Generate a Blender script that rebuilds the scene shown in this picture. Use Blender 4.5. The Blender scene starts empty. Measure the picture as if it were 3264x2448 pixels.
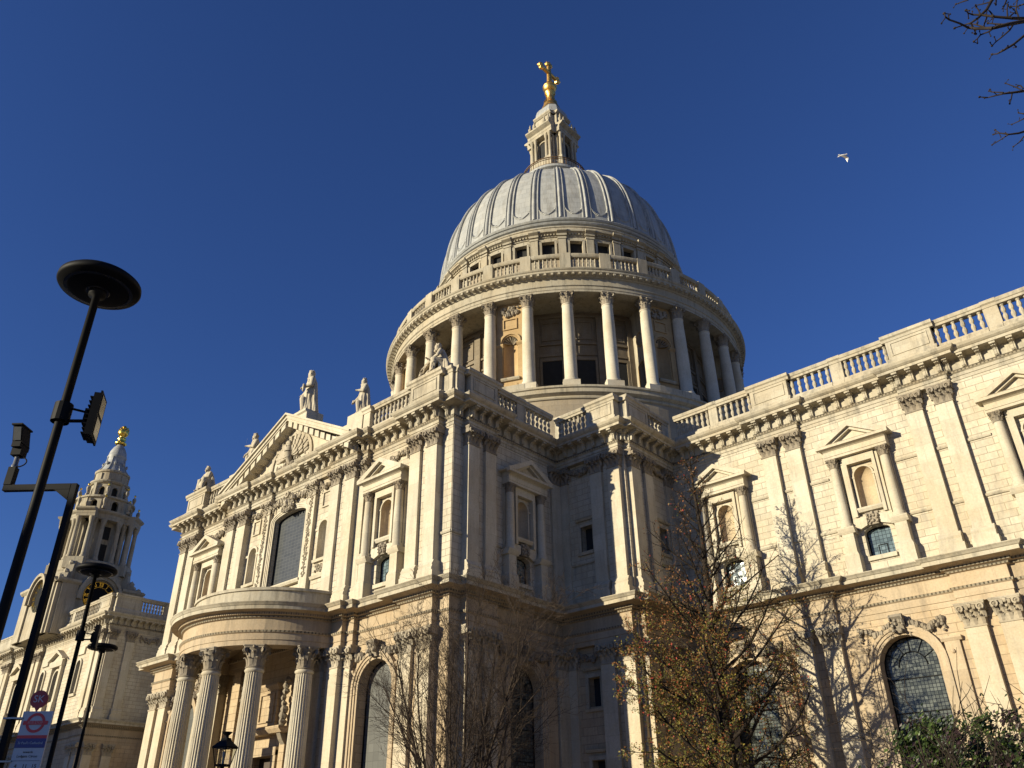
import bpy, bmesh, math, random
from math import sin, cos, pi, radians, sqrt, atan2
from mathutils import Vector, Matrix
random.seed(7)
scene = bpy.context.scene
col = scene.collection

# ---------------------------------------------------------------- camera
CAM = Vector((53.321, -69.46, 1.722))
YAW, PITCH, ROLL = radians(41.75), radians(29.762), radians(-0.765)
fw = Vector((-sin(YAW)*cos(PITCH), cos(YAW)*cos(PITCH), sin(PITCH)))
rt = Vector((cos(YAW), sin(YAW), 0)); up = rt.cross(fw)
r2 = rt*cos(ROLL)+up*sin(ROLL); u2 = -rt*sin(ROLL)+up*cos(ROLL)
cd = bpy.data.cameras.new('camera'); cam = bpy.data.objects.new('camera', cd); col.objects.link(cam)
cam.matrix_world = Matrix(((r2.x, u2.x, -fw.x, CAM.x), (r2.y, u2.y, -fw.y, CAM.y), (r2.z, u2.z, -fw.z, CAM.z), (0, 0, 0, 1)))
cd.sensor_width = 36.0; cd.lens = 2602.25/3264*36.0; cd.clip_start = 0.1; cd.clip_end = 5000
scene.camera = cam
# ---------------------------------------------------------------- light
AZ, EL = radians(24.0), radians(13.2)          # sun west of south, above the horizon
SUNV = Vector((-sin(AZ)*cos(EL), -cos(AZ)*cos(EL), sin(EL)))
w = bpy.data.worlds.new('World'); scene.world = w; w.use_nodes = True
nt = w.node_tree; sky = nt.nodes.new('ShaderNodeTexSky'); sky.sky_type = 'NISHITA'; sky.sun_disc = False
sky.sun_elevation = EL; sky.sun_rotation = radians(180+24); sky.altitude = 0; sky.air_density = 1.0; sky.dust_density = 0.0; sky.ozone_density = 4.0
tint = nt.nodes.new('ShaderNodeMix'); tint.data_type = 'RGBA'; tint.blend_type = 'MULTIPLY'; tint.inputs[0].default_value = 1.0; tint.inputs[7].default_value = (.73, .89, 1.42, 1)
nt.links.new(sky.outputs[0], tint.inputs[6]); nt.links.new(tint.outputs[2], nt.nodes['Background'].inputs[0]); nt.nodes['Background'].inputs[1].default_value = 0.049
sd = bpy.data.lights.new('sun', 'SUN'); so = bpy.data.objects.new('sun', sd); col.objects.link(so)
sd.energy = 4.8; sd.angle = radians(0.5); sd.color = (1.0, 0.90, 0.67)
so.rotation_euler = SUNV.to_track_quat('Z', 'Y').to_euler()
scene.view_settings.view_transform = 'Standard'; scene.view_settings.look = 'None'
scene.view_settings.exposure = 0.8; scene.view_settings.gamma = 1.0
scene.render.engine = 'CYCLES'; scene.cycles.max_bounces = 6; scene.cycles.diffuse_bounces = 3

# ---------------------------------------------------------------- materials
def mat(name):
    m = bpy.data.materials.new(name); m.use_nodes = True
    return m, m.node_tree.nodes, m.node_tree.links, m.node_tree.nodes['Principled BSDF']
def math_n(N, L, op, a, b=None):
    n = N.new('ShaderNodeMath'); n.operation = op
    for i, v in enumerate((a, b)):
        if v is None: continue
        if isinstance(v, (int, float)): n.inputs[i].default_value = v
        else: L.new(v, n.inputs[i])
    return n.outputs[0]
def mixc(N, L, f, a, b, mode='MIX'):
    n = N.new('ShaderNodeMix'); n.data_type = 'RGBA'; n.blend_type = mode
    for s, v in ((0, f), (6, a), (7, b)):
        if isinstance(v, (int, float)): n.inputs[s].default_value = v
        elif isinstance(v, tuple): n.inputs[s].default_value = (*v, 1)
        else: L.new(v, n.inputs[s])
    return n.outputs[2]
def wallcoord(N, L, radial=False):
    g = N.new('ShaderNodeNewGeometry'); s = N.new('ShaderNodeSeparateXYZ'); L.new(g.outputs['Position'], s.inputs[0])
    if radial:
        u = math_n(N, L, 'MULTIPLY', math_n(N, L, 'ARCTAN2', s.outputs[1], s.outputs[0]), 20.0)
    else:
        n = N.new('ShaderNodeSeparateXYZ'); L.new(g.outputs['True Normal'], n.inputs[0])
        ax = math_n(N, L, 'ABSOLUTE', n.outputs[0]); ay = math_n(N, L, 'ABSOLUTE', n.outputs[1])
        k = math_n(N, L, 'GREATER_THAN', ax, ay)
        u = math_n(N, L, 'ADD', math_n(N, L, 'MULTIPLY', s.outputs[1], k), math_n(N, L, 'MULTIPLY', s.outputs[0], math_n(N, L, 'SUBTRACT', 1.0, k)))
    c = N.new('ShaderNodeCombineXYZ'); L.new(u, c.inputs[0]); L.new(s.outputs[2], c.inputs[1])
    return g.outputs['Position'], c.outputs[0]
def ramp(N, L, v, *st):
    r = N.new('ShaderNodeValToRGB'); L.new(v, r.inputs[0]); e = r.color_ramp.elements
    e[0].position, e[1].position = st[0][0], st[-1][0]
    for i, (p, c) in enumerate(st):
        el = e[0] if i == 0 else (e[-1] if i == len(st)-1 else e.new(p))
        el.color = (*c, 1) if isinstance(c, tuple) else (c, c, c, 1)
    return r.outputs[0]
def noise(N, L, vec, scale, detail=4, rough=.6, stretch=None):
    if stretch:
        mp = N.new('ShaderNodeMapping'); mp.inputs[3].default_value = stretch; L.new(vec, mp.inputs[0]); vec = mp.outputs[0]
    n = N.new('ShaderNodeTexNoise'); n.inputs['Scale'].default_value = scale; n.inputs['Detail'].default_value = detail; n.inputs['Roughness'].default_value = rough
    L.new(vec, n.inputs['Vector']); return n.outputs[0]
def stone(name, base, bw=1.3, bh=.58, joint=.45, msize=.018, var=.10, grime=.35, bump=.35, radial=False, gcol=(.20, .18, .15), rough_bump=.12):
    m, N, L, P = mat(name)
    pos, uv = wallcoord(N, L, radial)
    b = N.new('ShaderNodeTexBrick'); L.new(uv, b.inputs['Vector']); b.inputs['Scale'].default_value = 1.0
    b.inputs['Brick Width'].default_value = bw; b.inputs['Row Height'].default_value = bh; b.inputs['Mortar Size'].default_value = msize
    b.inputs['Mortar Smooth'].default_value = .3; b.inputs['Bias'].default_value = 0
    lo = tuple(c*(1-var) for c in base); hi = tuple(min(1, c*(1+var*.7)) for c in base)
    b.inputs['Color1'].default_value = (*lo, 1); b.inputs['Color2'].default_value = (*hi, 1); b.inputs['Mortar'].default_value = (*(c*joint for c in base), 1)
    n1 = noise(N, L, pos, .35, 6, .65); n2 = noise(N, L, pos, 1.4, 5, .7, (1.6, 1.6, .22)); n3 = noise(N, L, pos, 9, 3, .6)
    c = mixc(N, L, math_n(N, L, 'MULTIPLY', ramp(N, L, n1, (.40, 0.), (.66, 1.)), .55), b.outputs[0], tuple(x*y for x, y in zip(base, (.82, .72, .58))))
    c = mixc(N, L, math_n(N, L, 'MULTIPLY', ramp(N, L, n2, (.49, 0.), (.68, 1.)), grime), c, gcol)
    c = mixc(N, L, .18, c, ramp(N, L, n3, (.3, .25), (.7, .75)), 'OVERLAY')
    L.new(c, P.inputs['Base Color']); P.inputs['Roughness'].default_value = .9; P.inputs['Specular IOR Level'].default_value = .2
    h = math_n(N, L, 'ADD', math_n(N, L, 'MULTIPLY', b.outputs['Fac'], -1.0), math_n(N, L, 'MULTIPLY', n3, rough_bump*3))
    bp = N.new('ShaderNodeBump'); bp.inputs['Strength'].default_value = bump; bp.inputs['Distance'].default_value = .05; L.new(h, bp.inputs['Height']); L.new(bp.outputs[0], P.inputs['Normal'])
    return m
def plain(name, base, rough=.6, metal=0., spec=.4, nscale=3., amt=.25):
    m, N, L, P = mat(name)
    g = N.new('ShaderNodeNewGeometry')
    n = noise(N, L, g.outputs['Position'], nscale, 5, .65)
    c = mixc(N, L, ramp(N, L, n, (.35, 0.), (.7, 1.)), tuple(x*(1-amt) for x in base), tuple(min(1, x*(1+amt*.5)) for x in base))
    L.new(c, P.inputs['Base Color']); P.inputs['Roughness'].default_value = rough; P.inputs['Metallic'].default_value = metal; P.inputs['Specular IOR Level'].default_value = spec
    return m
PORT = (.475, .425, .33)
M = {}
M['rust'] = stone('rusticated_portland_stone', PORT, 1.0, .44, .52, .020, .13, .40, .5)
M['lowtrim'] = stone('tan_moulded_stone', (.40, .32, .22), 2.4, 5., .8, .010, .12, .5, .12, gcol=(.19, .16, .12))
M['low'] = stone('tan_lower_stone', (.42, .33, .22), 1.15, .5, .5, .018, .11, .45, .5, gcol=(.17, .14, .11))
M['smooth'] = stone('smooth_ashlar_stone', (.48, .435, .34), 1.9, 1.15, .78, .010, .10, .36, .15)
M['trim'] = stone('moulded_trim_stone', (.395, .355, .275), 2.2, 3.0, .8, .010, .12, .6, .12, gcol=(.12, .11, .09))
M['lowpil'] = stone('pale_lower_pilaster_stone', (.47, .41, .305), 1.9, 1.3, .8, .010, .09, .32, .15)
M['drumin'] = stone('shade_toned_inner_drum_stone', (.20, .165, .12), 1.1, .55, .7, .014, .12, .5, .3, radial=True)  # base colour darkened to stand in for the shade behind the columns
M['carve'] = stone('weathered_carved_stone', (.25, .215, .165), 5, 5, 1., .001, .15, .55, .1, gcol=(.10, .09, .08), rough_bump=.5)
M['band'] = stone('carved_moulding_band', (.27, .23, .165), .22, .4, .25, .05, .1, .3, .6)
M['niche'] = stone('tan_niche_stone', (.43, .35, .235), 1.2, .7, .75, .010, .10, .18, .2)
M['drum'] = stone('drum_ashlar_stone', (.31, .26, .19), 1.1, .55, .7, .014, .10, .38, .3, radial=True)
M['drumtrim'] = stone('drum_moulded_stone', (.375, .335, .255), 2.4, 4., .78, .012, .12, .6, .15, radial=True, gcol=(.13, .12, .095))
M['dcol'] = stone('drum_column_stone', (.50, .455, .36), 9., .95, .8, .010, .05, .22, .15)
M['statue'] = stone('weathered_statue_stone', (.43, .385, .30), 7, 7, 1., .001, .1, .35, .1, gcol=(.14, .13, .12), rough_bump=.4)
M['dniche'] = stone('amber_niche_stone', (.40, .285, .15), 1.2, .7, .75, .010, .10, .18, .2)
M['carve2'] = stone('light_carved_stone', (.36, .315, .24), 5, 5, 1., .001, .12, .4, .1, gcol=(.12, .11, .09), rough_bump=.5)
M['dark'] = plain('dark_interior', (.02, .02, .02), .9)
M['gold'] = plain('gilded_metal', (.83, .50, .14), .42, 1.0, .5, 6., .45)
M['brightgold'] = plain('bright_gilding', (.95, .63, .12), .25, 1.0, .5, 6., .2)
M['black'] = plain('black_painted_steel', (.004, .004, .0045), .6, 0, .12)
M['iron'] = plain('rusty_gilt_iron', (.14, .085, .04), .6, .3)
M['bark'] = plain('twig_bark', (.060, .044, .033), .9, 0, .1, 4., .5)
M['barkd'] = plain('dark_bark', (.034, .026, .02), .9, 0, .1, 4., .5)
def lead():
    m, N, L, P = mat('weathered_lead_sheet')
    pos, uv = wallcoord(N, L, True)
    n1 = noise(N, L, pos, 1.5, 6, .7, (1.4, 1.4, .12)); n2 = noise(N, L, pos, .35, 5, .6)
    b = N.new('ShaderNodeTexBrick'); L.new(uv, b.inputs['Vector']); b.inputs['Scale'].default_value = 1; b.inputs['Brick Width'].default_value = 1.31; b.inputs['Row Height'].default_value = .85
    b.inputs['Mortar Size'].default_value = .02; b.inputs['Color1'].default_value = (.29, .295, .285, 1); b.inputs['Color2'].default_value = (.35, .35, .33, 1); b.inputs['Mortar'].default_value = (.22, .22, .205, 1)
    c = mixc(N, L, math_n(N, L, 'MULTIPLY', ramp(N, L, n1, (.48, 0.), (.66, 1.)), .55), b.outputs[0], (.17, .155, .125))
    c = mixc(N, L, math_n(N, L, 'MULTIPLY', ramp(N, L, n2, (.5, 0.), (.7, 1.)), .3), c, (.46, .44, .39))
    L.new(c, P.inputs['Base Color']); P.inputs['Roughness'].default_value = .55; P.inputs['Specular IOR Level'].default_value = .35
    bp = N.new('ShaderNodeBump'); bp.inputs['Strength'].default_value = .25; bp.inputs['Distance'].default_value = .05; L.new(math_n(N, L, 'MULTIPLY', b.outputs['Fac'], -1.0), bp.inputs['Height']); L.new(bp.outputs[0], P.inputs['Normal'])
    return m
M['lead'] = lead()
def glass(name, dk, lt, pw, ph, lw, barcol=(.012, .012, .012), tilt=.05, rough=.06, spec=.6, varamt=1.0):
    """leaded panes: every pane is set at a slightly different angle and has its own tone"""
    m, N, L, P = mat(name)
    pos, uv = wallcoord(N, L)
    b = N.new('ShaderNodeTexBrick'); L.new(uv, b.inputs['Vector']); b.offset = 0.0; b.inputs['Scale'].default_value = 1
    b.inputs['Brick Width'].default_value = pw; b.inputs['Row Height'].default_value = ph; b.inputs['Mortar Size'].default_value = lw; b.inputs['Mortar Smooth'].default_value = 0
    b.inputs['Color1'].default_value = (0, 0, 0, 1); b.inputs['Color2'].default_value = (1, 1, 1, 1); b.inputs['Mortar'].default_value = (.5, .5, .5, 1)
    sc = N.new('ShaderNodeVectorMath'); sc.operation = 'DIVIDE'; L.new(uv, sc.inputs[0]); sc.inputs[1].default_value = (pw, ph, 1)
    fl = N.new('ShaderNodeVectorMath'); fl.operation = 'FLOOR'; L.new(sc.outputs[0], fl.inputs[0])
    wn = N.new('ShaderNodeTexWhiteNoise'); L.new(fl.outputs[0], wn.inputs['Vector'])
    t = math_n(N, L, 'MULTIPLY', wn.outputs['Value'], varamt)
    c = mixc(N, L, t, dk, lt); c = mixc(N, L, b.outputs['Fac'], c, barcol)
    L.new(c, P.inputs['Base Color']); P.inputs['Roughness'].default_value = rough; P.inputs['Specular IOR Level'].default_value = spec
    g = N.new('ShaderNodeNewGeometry'); sb = N.new('ShaderNodeVectorMath'); sb.operation = 'SUBTRACT'; L.new(wn.outputs['Color'], sb.inputs[0]); sb.inputs[1].default_value = (.5, .5, .5)
    ml = N.new('ShaderNodeVectorMath'); ml.operation = 'SCALE'; L.new(sb.outputs[0], ml.inputs[0]); ml.inputs[3].default_value = tilt
    ad = N.new('ShaderNodeVectorMath'); L.new(ml.outputs[0], ad.inputs[0]); L.new(g.outputs['Normal'], ad.inputs[1])
    nm = N.new('ShaderNodeVectorMath'); nm.operation = 'NORMALIZE'; L.new(ad.outputs[0], nm.inputs[0]); L.new(nm.outputs[0], P.inputs['Normal'])
    return m
M['lead_glass'] = glass('leaded_glass', (.035, .04, .036), (.12, .13, .115), .2, .2, .016, tilt=.03, rough=.05, spec=.35)
M['small_glass'] = glass('small_pane_glass', (.05, .075, .085), (.15, .2, .22), .23, .23, .012, tilt=.03, rough=.06, spec=.45)
M['mesh_glass'] = glass('meshed_grey_glass', (.030, .034, .038), (.042, .046, .05), .42, .26, .016, (.075, .078, .074), tilt=.02, rough=.35, spec=.3)
M['plain_glass'] = glass('grey_arched_glass', (.075, .075, .068), (.10, .10, .09), .5, .5, .012, (.055, .055, .05), tilt=.02, rough=.4, spec=.25)

# ---------------------------------------------------------------- mesh builder
class Fr:
    """a wall's own axes: u along it, d out of it, z up"""
    def __init__(s, o, ux, n): s.o = o; s.ux = ux; s.n = n
    def pt(s, u, d, z): return (s.o[0]+u*s.ux[0]+d*s.n[0], s.o[1]+u*s.ux[1]+d*s.n[1], z)
def S(y0): return Fr((0, y0), (1, 0), (0, -1))
def Ea(x0): return Fr((x0, 0), (0, 1), (1, 0))
def We(x0): return Fr((x0, 0), (0, -1), (-1, 0))
def Rg(r, a, cx=0, cy=0): return Fr((cx+r*cos(a), cy+r*sin(a)), (-sin(a), cos(a)), (cos(a), sin(a)))
LOC = S(0)
class MB:
    def __init__(s): s.v = []; s.f = []; s.m = []; s.sm = []
    def add(s, vs, fs, m=0, smooth=False):
        b = len(s.v); s.v += [tuple(v) for v in vs]
        for f in fs: s.f.append(tuple(b+i for i in f)); s.m.append(m); s.sm.append(smooth)
    def box(s, fr, u0, u1, d0, d1, z0, z1, m=0):
        p = [fr.pt(u, d, z) for z in (z0, z1) for d in (d0, d1) for u in (u0, u1)]
        s.add(p, [(0, 1, 3, 2), (4, 6, 7, 5), (0, 4, 5, 1), (2, 3, 7, 6), (0, 2, 6, 4), (1, 5, 7, 3)], m)
    def tbox(s, fr, uc, w0, w1, d0, d1, e0, e1, z0, z1, m=0):
        """box whose bottom (half width w0, depth d0..d1) differs from its top (half width w1, depth e0..e1)"""
        p = [fr.pt(uc-w0, d0, z0), fr.pt(uc+w0, d0, z0), fr.pt(uc-w0, d1, z0), fr.pt(uc+w0, d1, z0), fr.pt(uc-w1, e0, z1), fr.pt(uc+w1, e0, z1), fr.pt(uc-w1, e1, z1), fr.pt(uc+w1, e1, z1)]
        s.add(p, [(0, 1, 3, 2), (4, 6, 7, 5), (0, 4, 5, 1), (2, 3, 7, 6), (0, 2, 6, 4), (1, 5, 7, 3)], m)
    def prism(s, fr, poly, d0, d1, m=0):
        """poly in (u,z) pushed out from d0 to d1"""
        n = len(poly); p = [fr.pt(u, d0, z) for u, z in poly]+[fr.pt(u, d1, z) for u, z in poly]
        s.add(p, [tuple(range(n)), tuple(range(2*n-1, n-1, -1))]+[(i, (i+1) % n, n+(i+1) % n, n+i) for i in range(n)], m)
    def prof(s, fr, poly, u0, u1, m=0):
        """poly in (d,z) run along u"""
        n = len(poly); p = [fr.pt(u0, d, z) for d, z in poly]+[fr.pt(u1, d, z) for d, z in poly]
        s.add(p, [tuple(range(n)), tuple(range(2*n-1, n-1, -1))]+[(i, (i+1) % n, n+(i+1) % n, n+i) for i in range(n)], m)
    def lathe(s, pr, cx=0, cy=0, n=32, a0=0, a1=2*pi, m=0, smooth=False, mats=None, flute=0):
        full = abs(a1-a0-2*pi) < 1e-6; k = n if full else n+1; b = len(s.v)
        for r, z in pr:
            for i in range(k):
                a = a0+(a1-a0)*i/n; rr = r*(1-flute*(i % 2)) if flute else r
                s.v.append((cx+rr*cos(a), cy+rr*sin(a), z))
        for j in range(len(pr)-1):
            for i in range(n):
                i2 = (i+1) % k
                s.f.append((b+j*k+i, b+j*k+i2, b+(j+1)*k+i2, b+(j+1)*k+i)); s.m.append(mats[j] if mats else m); s.sm.append(smooth)
    def tube(s, p0, p1, ra, rb, n=6, m=0, caps=False, smooth=True):
        a = Vector(p0); b_ = Vector(p1); d = b_-a
        if d.length < 1e-6: return
        q = d.to_track_quat('Z', 'Y'); base = len(s.v)
        for P_, r in ((a, ra), (b_, rb)):
            for i in range(n):
                t = 2*pi*i/n; o = q @ Vector((r*cos(t), r*sin(t), 0)); s.v.append(tuple(P_+o))
        for i in range(n): s.f.append((base+i, base+(i+1) % n, base+n+(i+1) % n, base+n+i)); s.m.append(m); s.sm.append(smooth)
        if caps:
            s.f.append(tuple(base+i for i in range(n-1, -1, -1))); s.m.append(m); s.sm.append(False)
            s.f.append(tuple(base+n+i for i in range(n))); s.m.append(m); s.sm.append(False)
    def path(s, pts, rs, n=6, m=0):
        for i in range(len(pts)-1): s.tube(pts[i], pts[i+1], rs[i], rs[i+1], n, m)
    def lump(s, c, r, m=0, n=6, k=4, jit=.18, sq=(1, 1, 1), rnd=random):
        b = len(s.v); c = Vector(c)
        for j in range(k+1):
            ph = pi*j/k
            for i in range(n):
                t = 2*pi*i/n; q = r*(1+rnd.uniform(-jit, jit))
                s.v.append((c.x+q*sq[0]*sin(ph)*cos(t), c.y+q*sq[1]*sin(ph)*sin(t), c.z+q*sq[2]*cos(ph)))
        for j in range(k):
            for i in range(n): s.f.append((b+j*n+i, b+j*n+(i+1) % n, b+(j+1)*n+(i+1) % n, b+(j+1)*n+i)); s.m.append(m); s.sm.append(False)
    def sweep(s, path, pr, closed=False, mats=None, m=0):
        """moulding profile (out, z) run along a plan polyline; outside is on the right of travel"""
        n = len(path); k = len(pr); nor = []
        for i in range(n if closed else n-1):
            a, b_ = path[i], path[(i+1) % n]; dx, dy = b_[0]-a[0], b_[1]-a[1]; l = sqrt(dx*dx+dy*dy); nor.append((dy/l, -dx/l))
        b = len(s.v)
        for i in range(n):
            n1 = nor[i-1] if (i > 0 or closed) else nor[0]; n2 = nor[i % len(nor)] if (i < n-1 or closed) else nor[-1]
            dn = 1+n1[0]*n2[0]+n1[1]*n2[1]; ox, oy = (n1[0]+n2[0])/dn, (n1[1]+n2[1])/dn
            for o, z in pr: s.v.append((path[i][0]+o*ox, path[i][1]+o*oy, z))
        for i in range(n if closed else n-1):
            i2 = (i+1) % n
            for j in range(k-1):
                s.f.append((b+i*k+j, b+i2*k+j, b+i2*k+j+1, b+i*k+j+1)); s.m.append(mats[j] if mats else m); s.sm.append(False)
        if not closed:
            for i in (0, n-1): s.f.append(tuple(b+i*k+j for j in range(k))); s.m.append(m); s.sm.append(False)
    def wall(s, fr, u0, u1, z0, z1, ops, depth=.5, d=0., m=0, mr=None):
        """wall face at distance d with arched openings (uc, half, zb, zs, rise) and their reveals"""
        mr = m if mr is None else mr; cuts = {u0, u1}
        for uc, hw, zb, zs, rise in ops:
            for i in range(13): cuts.add(uc-hw*cos(pi*i/12) if rise else uc-hw+2*hw*i/12)
        cuts = sorted(c for c in cuts if u0-1e-6 <= c <= u1+1e-6)
        def top(o, u): t = max(-1, min(1, (u-o[0])/o[1])); return o[3]+o[4]*sqrt(max(0, 1-t*t))
        for a, b_ in zip(cuts[:-1], cuts[1:]):
            if b_-a < 1e-6: continue
            mid = (a+b_)/2; act = sorted([o for o in ops if abs(mid-o[0]) < o[1]], key=lambda o: o[2])
            lo = (z0, z0)
            for o in act:
                s.add([fr.pt(a, d, lo[0]), fr.pt(b_, d, lo[1]), fr.pt(b_, d, o[2]), fr.pt(a, d, o[2])], [(0, 1, 2, 3)], m); lo = (top(o, a), top(o, b_))
            s.add([fr.pt(a, d, lo[0]), fr.pt(b_, d, lo[1]), fr.pt(b_, d, z1), fr.pt(a, d, z1)], [(0, 1, 2, 3)], m)
        for o in ops:
            e = outline(o); n = len(e)
            for i in range(n):
                p, q = e[i], e[(i+1) % n]
                s.add([fr.pt(p[0], d, p[1]), fr.pt(q[0], d, q[1]), fr.pt(q[0], d-depth, q[1]), fr.pt(p[0], d-depth, p[1])], [(0, 1, 2, 3)], mr)
    def arch(s, fr, o, wd, d0, d1, m=0, foot=True):
        """moulded band of width wd round an opening, jambs and head"""
        a = outline(o)[1:] if True else None; uc, hw, zb, zs, rise = o
        inn = [(uc+hw, zb)]+[(uc+hw*cos(pi*i/16), zs+rise*sin(pi*i/16)) for i in range(17)]+[(uc-hw, zb)]
        out = [(uc+hw+wd, zb)]+[(uc+(hw+wd)*cos(pi*i/16), zs+(rise+wd)*sin(pi*i/16)) for i in range(17)]+[(uc-hw-wd, zb)]
        for i in range(len(inn)-1):
            q = [inn[i], out[i], out[i+1], inn[i+1]]
            p = [fr.pt(u, d0, z) for u, z in q]+[fr.pt(u, d1, z) for u, z in q]
            s.add(p, [(4, 5, 6, 7), (0, 4, 7, 3), (1, 2, 6, 5)]+([(0, 1, 5, 4)] if i == 0 else [])+([(2, 3, 7, 6)] if i == len(inn)-2 else []), m)
    def niche(s, fr, uc, r, zb, zs, d=0., m=0, n=12):
        ps = []
        for i in range(n+1):
            t = pi*i/n; ps.append((uc+r*cos(t), d-r*sin(t)))
        b = len(s.v)
        for z in (zb, zs):
            for u, dd in ps: s.v.append(fr.pt(u, dd, z))
        for i in range(n): s.f.append((b+i, b+i+1, b+n+2+i, b+n+1+i)); s.m.append(m); s.sm.append(True)
        b = len(s.v); K = 6
        for j in range(K+1):
            ph = pi/2*j/K
            for i in range(n+1):
                t = pi*i/n; s.v.append(fr.pt(uc+r*cos(t)*cos(ph), d-r*sin(t)*cos(ph), zs+r*sin(ph)))
        for j in range(K):
            for i in range(n): s.f.append((b+j*(n+1)+i, b+j*(n+1)+i+1, b+(j+1)*(n+1)+i+1, b+(j+1)*(n+1)+i)); s.m.append(m); s.sm.append(True)
        s.add([fr.pt(u, dd, zb) for u, dd in ps], [tuple(range(n+1))], m)
    def build(s, name, mats, parent=None, loc=(0, 0, 0), rz=0, fix=True):
        me = bpy.data.meshes.new(name); me.from_pydata(s.v, [], s.f)
        for x in (mats if isinstance(mats, (list, tuple)) else [mats]): me.materials.append(x)
        me.polygons.foreach_set('material_index', s.m); me.polygons.foreach_set('use_smooth', s.sm)
        if fix:
            bm = bmesh.new(); bm.from_mesh(me); bmesh.ops.remove_doubles(bm, verts=bm.verts, dist=1e-4); bmesh.ops.recalc_face_normals(bm, faces=bm.faces); bm.to_mesh(me); bm.free()
        me.update()
        o = bpy.data.objects.new(name, me); col.objects.link(o); o.location = loc; o.rotation_euler = (0, 0, rz)
        if parent: o.parent = parent
        return o
def outline(o):
    uc, hw, zb, zs, rise = o
    p = [(uc-hw, zb), (uc+hw, zb)]
    return p+([(uc+hw*cos(pi*i/12), zs+rise*sin(pi*i/12)) for i in range(13)] if rise else [(uc+hw, zs), (uc-hw, zs)])
def tag(o, label=None, cat=None, group=None, kind=None):
    for k, v in (('label', label), ('category', cat), ('group', group), ('kind', kind)):
        if v: o[k] = v
    return o
def empty(name, loc=(0, 0, 0), rz=0):
    o = bpy.data.objects.new(name, None); col.objects.link(o); o.location = loc; o.rotation_euler = (0, 0, rz); o.empty_display_size = .2
    return o
def copy_tree(o, parent=None, loc=None, rz=None):
    c = o.copy(); col.objects.link(c); c.parent = parent
    if loc is not None: c.location = loc
    if rz is not None: c.rotation_euler = (0, 0, rz)
    for ch in list(o.children): copy_tree(ch, c)
    return c
def text(body, size, name, m, parent, loc, ux, n, ext=.002, align='CENTER'):
    cu = bpy.data.curves.new(name, 'FONT'); cu.body = body; cu.size = size; cu.extrude = ext; cu.align_x = align; cu.align_y = 'CENTER'; cu.resolution_u = 3
    t = bpy.data.objects.new(name, cu); col.objects.link(t)
    bpy.context.view_layer.update()
    me = bpy.data.meshes.new_from_object(t.evaluated_get(bpy.context.evaluated_depsgraph_get())); bpy.data.objects.remove(t)
    me.materials.clear(); me.materials.append(m)
    o = bpy.data.objects.new(name, me); col.objects.link(o)
    X = Vector(ux).normalized(); Z = Vector(n).normalized(); Y = Z.cross(X)
    o.matrix_world = Matrix(((X.x, Y.x, Z.x, loc[0]), (X.y, Y.y, Z.y, loc[1]), (X.z, Y.z, Z.z, loc[2]), (0, 0, 0, 1)))
    if parent: o.parent = parent
    return o

# ================================================================ ground
mb = MB(); mb.add([(-900, -900, 0), (900, -900, 0), (900, 900, 0), (-900, 900, 0)], [(0, 1, 2, 3)])
ground = mb.build('ground', plain('paved_ground', (.36, .30, .22), .9)); tag(ground, kind='structure')

# ================================================================ cathedral
cath = tag(empty('cathedral'), 'pale stone cathedral with a lead dome on a ring of columns', 'cathedral')
ZC, ZL, ZA, ZU, ZB = 13.38, 15.92, 26.58, 28.49, 31.0   # lower cap top, lower cornice, upper cap top, upper cornice, balustrade top

def leaf(mb, fr, uc, w, z0, h, d0, out, m=0, lean=0.):
    """an acanthus leaf: rises, swells out and curls over at its tip"""
    pr = [(0, 0, .8), (.35, .04, 1.), (.7, .30, 1.05), (.93, .75, .9), (1.0, 1.05, .6), (.86, 1.2, .3)]
    v = []
    for t, o, ww in pr:
        for k, bulge in ((-1, -.18), (0, .0), (1, -.18)):
            v.append(fr.pt(uc+lean*t+k*w*.5*ww, d0+out*o+bulge*out*.8+ (.03 if k == 0 else 0), z0+h*t))
    f = []
    for i in range(len(pr)-1):
        for k in range(2): f.append((i*3+k, i*3+k+1, i*3+k+4, i*3+k+3))
    mb.add(v, f, m)
def scroll(mb, fr, u, d, z, r, th, m=0, turn=1):
    """volute: a thick spiral disc seen from the front"""
    n = 10; c = [fr.pt(u+r*cos(2*pi*i/n), d, z+r*sin(2*pi*i/n)) for i in range(n)]
    c2 = [fr.pt(u+r*cos(2*pi*i/n), d+th, z+r*sin(2*pi*i/n)) for i in range(n)]
    ci = [fr.pt(u+r*.55*cos(2*pi*i/n), d+th, z+r*.55*sin(2*pi*i/n)) for i in range(n)]
    cc = [fr.pt(u+r*.5*cos(2*pi*i/n), d+th*.6, z+r*.5*sin(2*pi*i/n)) for i in range(n)]
    mb.add(c+c2+ci+cc+[fr.pt(u, d+th*1.15, z)], [(i, (i+1) % n, n+(i+1) % n, n+i) for i in range(n)]+[(n+i, n+(i+1) % n, 2*n+(i+1) % n, 2*n+i) for i in range(n)]
           + [(2*n+i, 2*n+(i+1) % n, 3*n+(i+1) % n, 3*n+i) for i in range(n)]+[(3*n+i, 3*n+(i+1) % n, 4*n) for i in range(n)], m)
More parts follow.
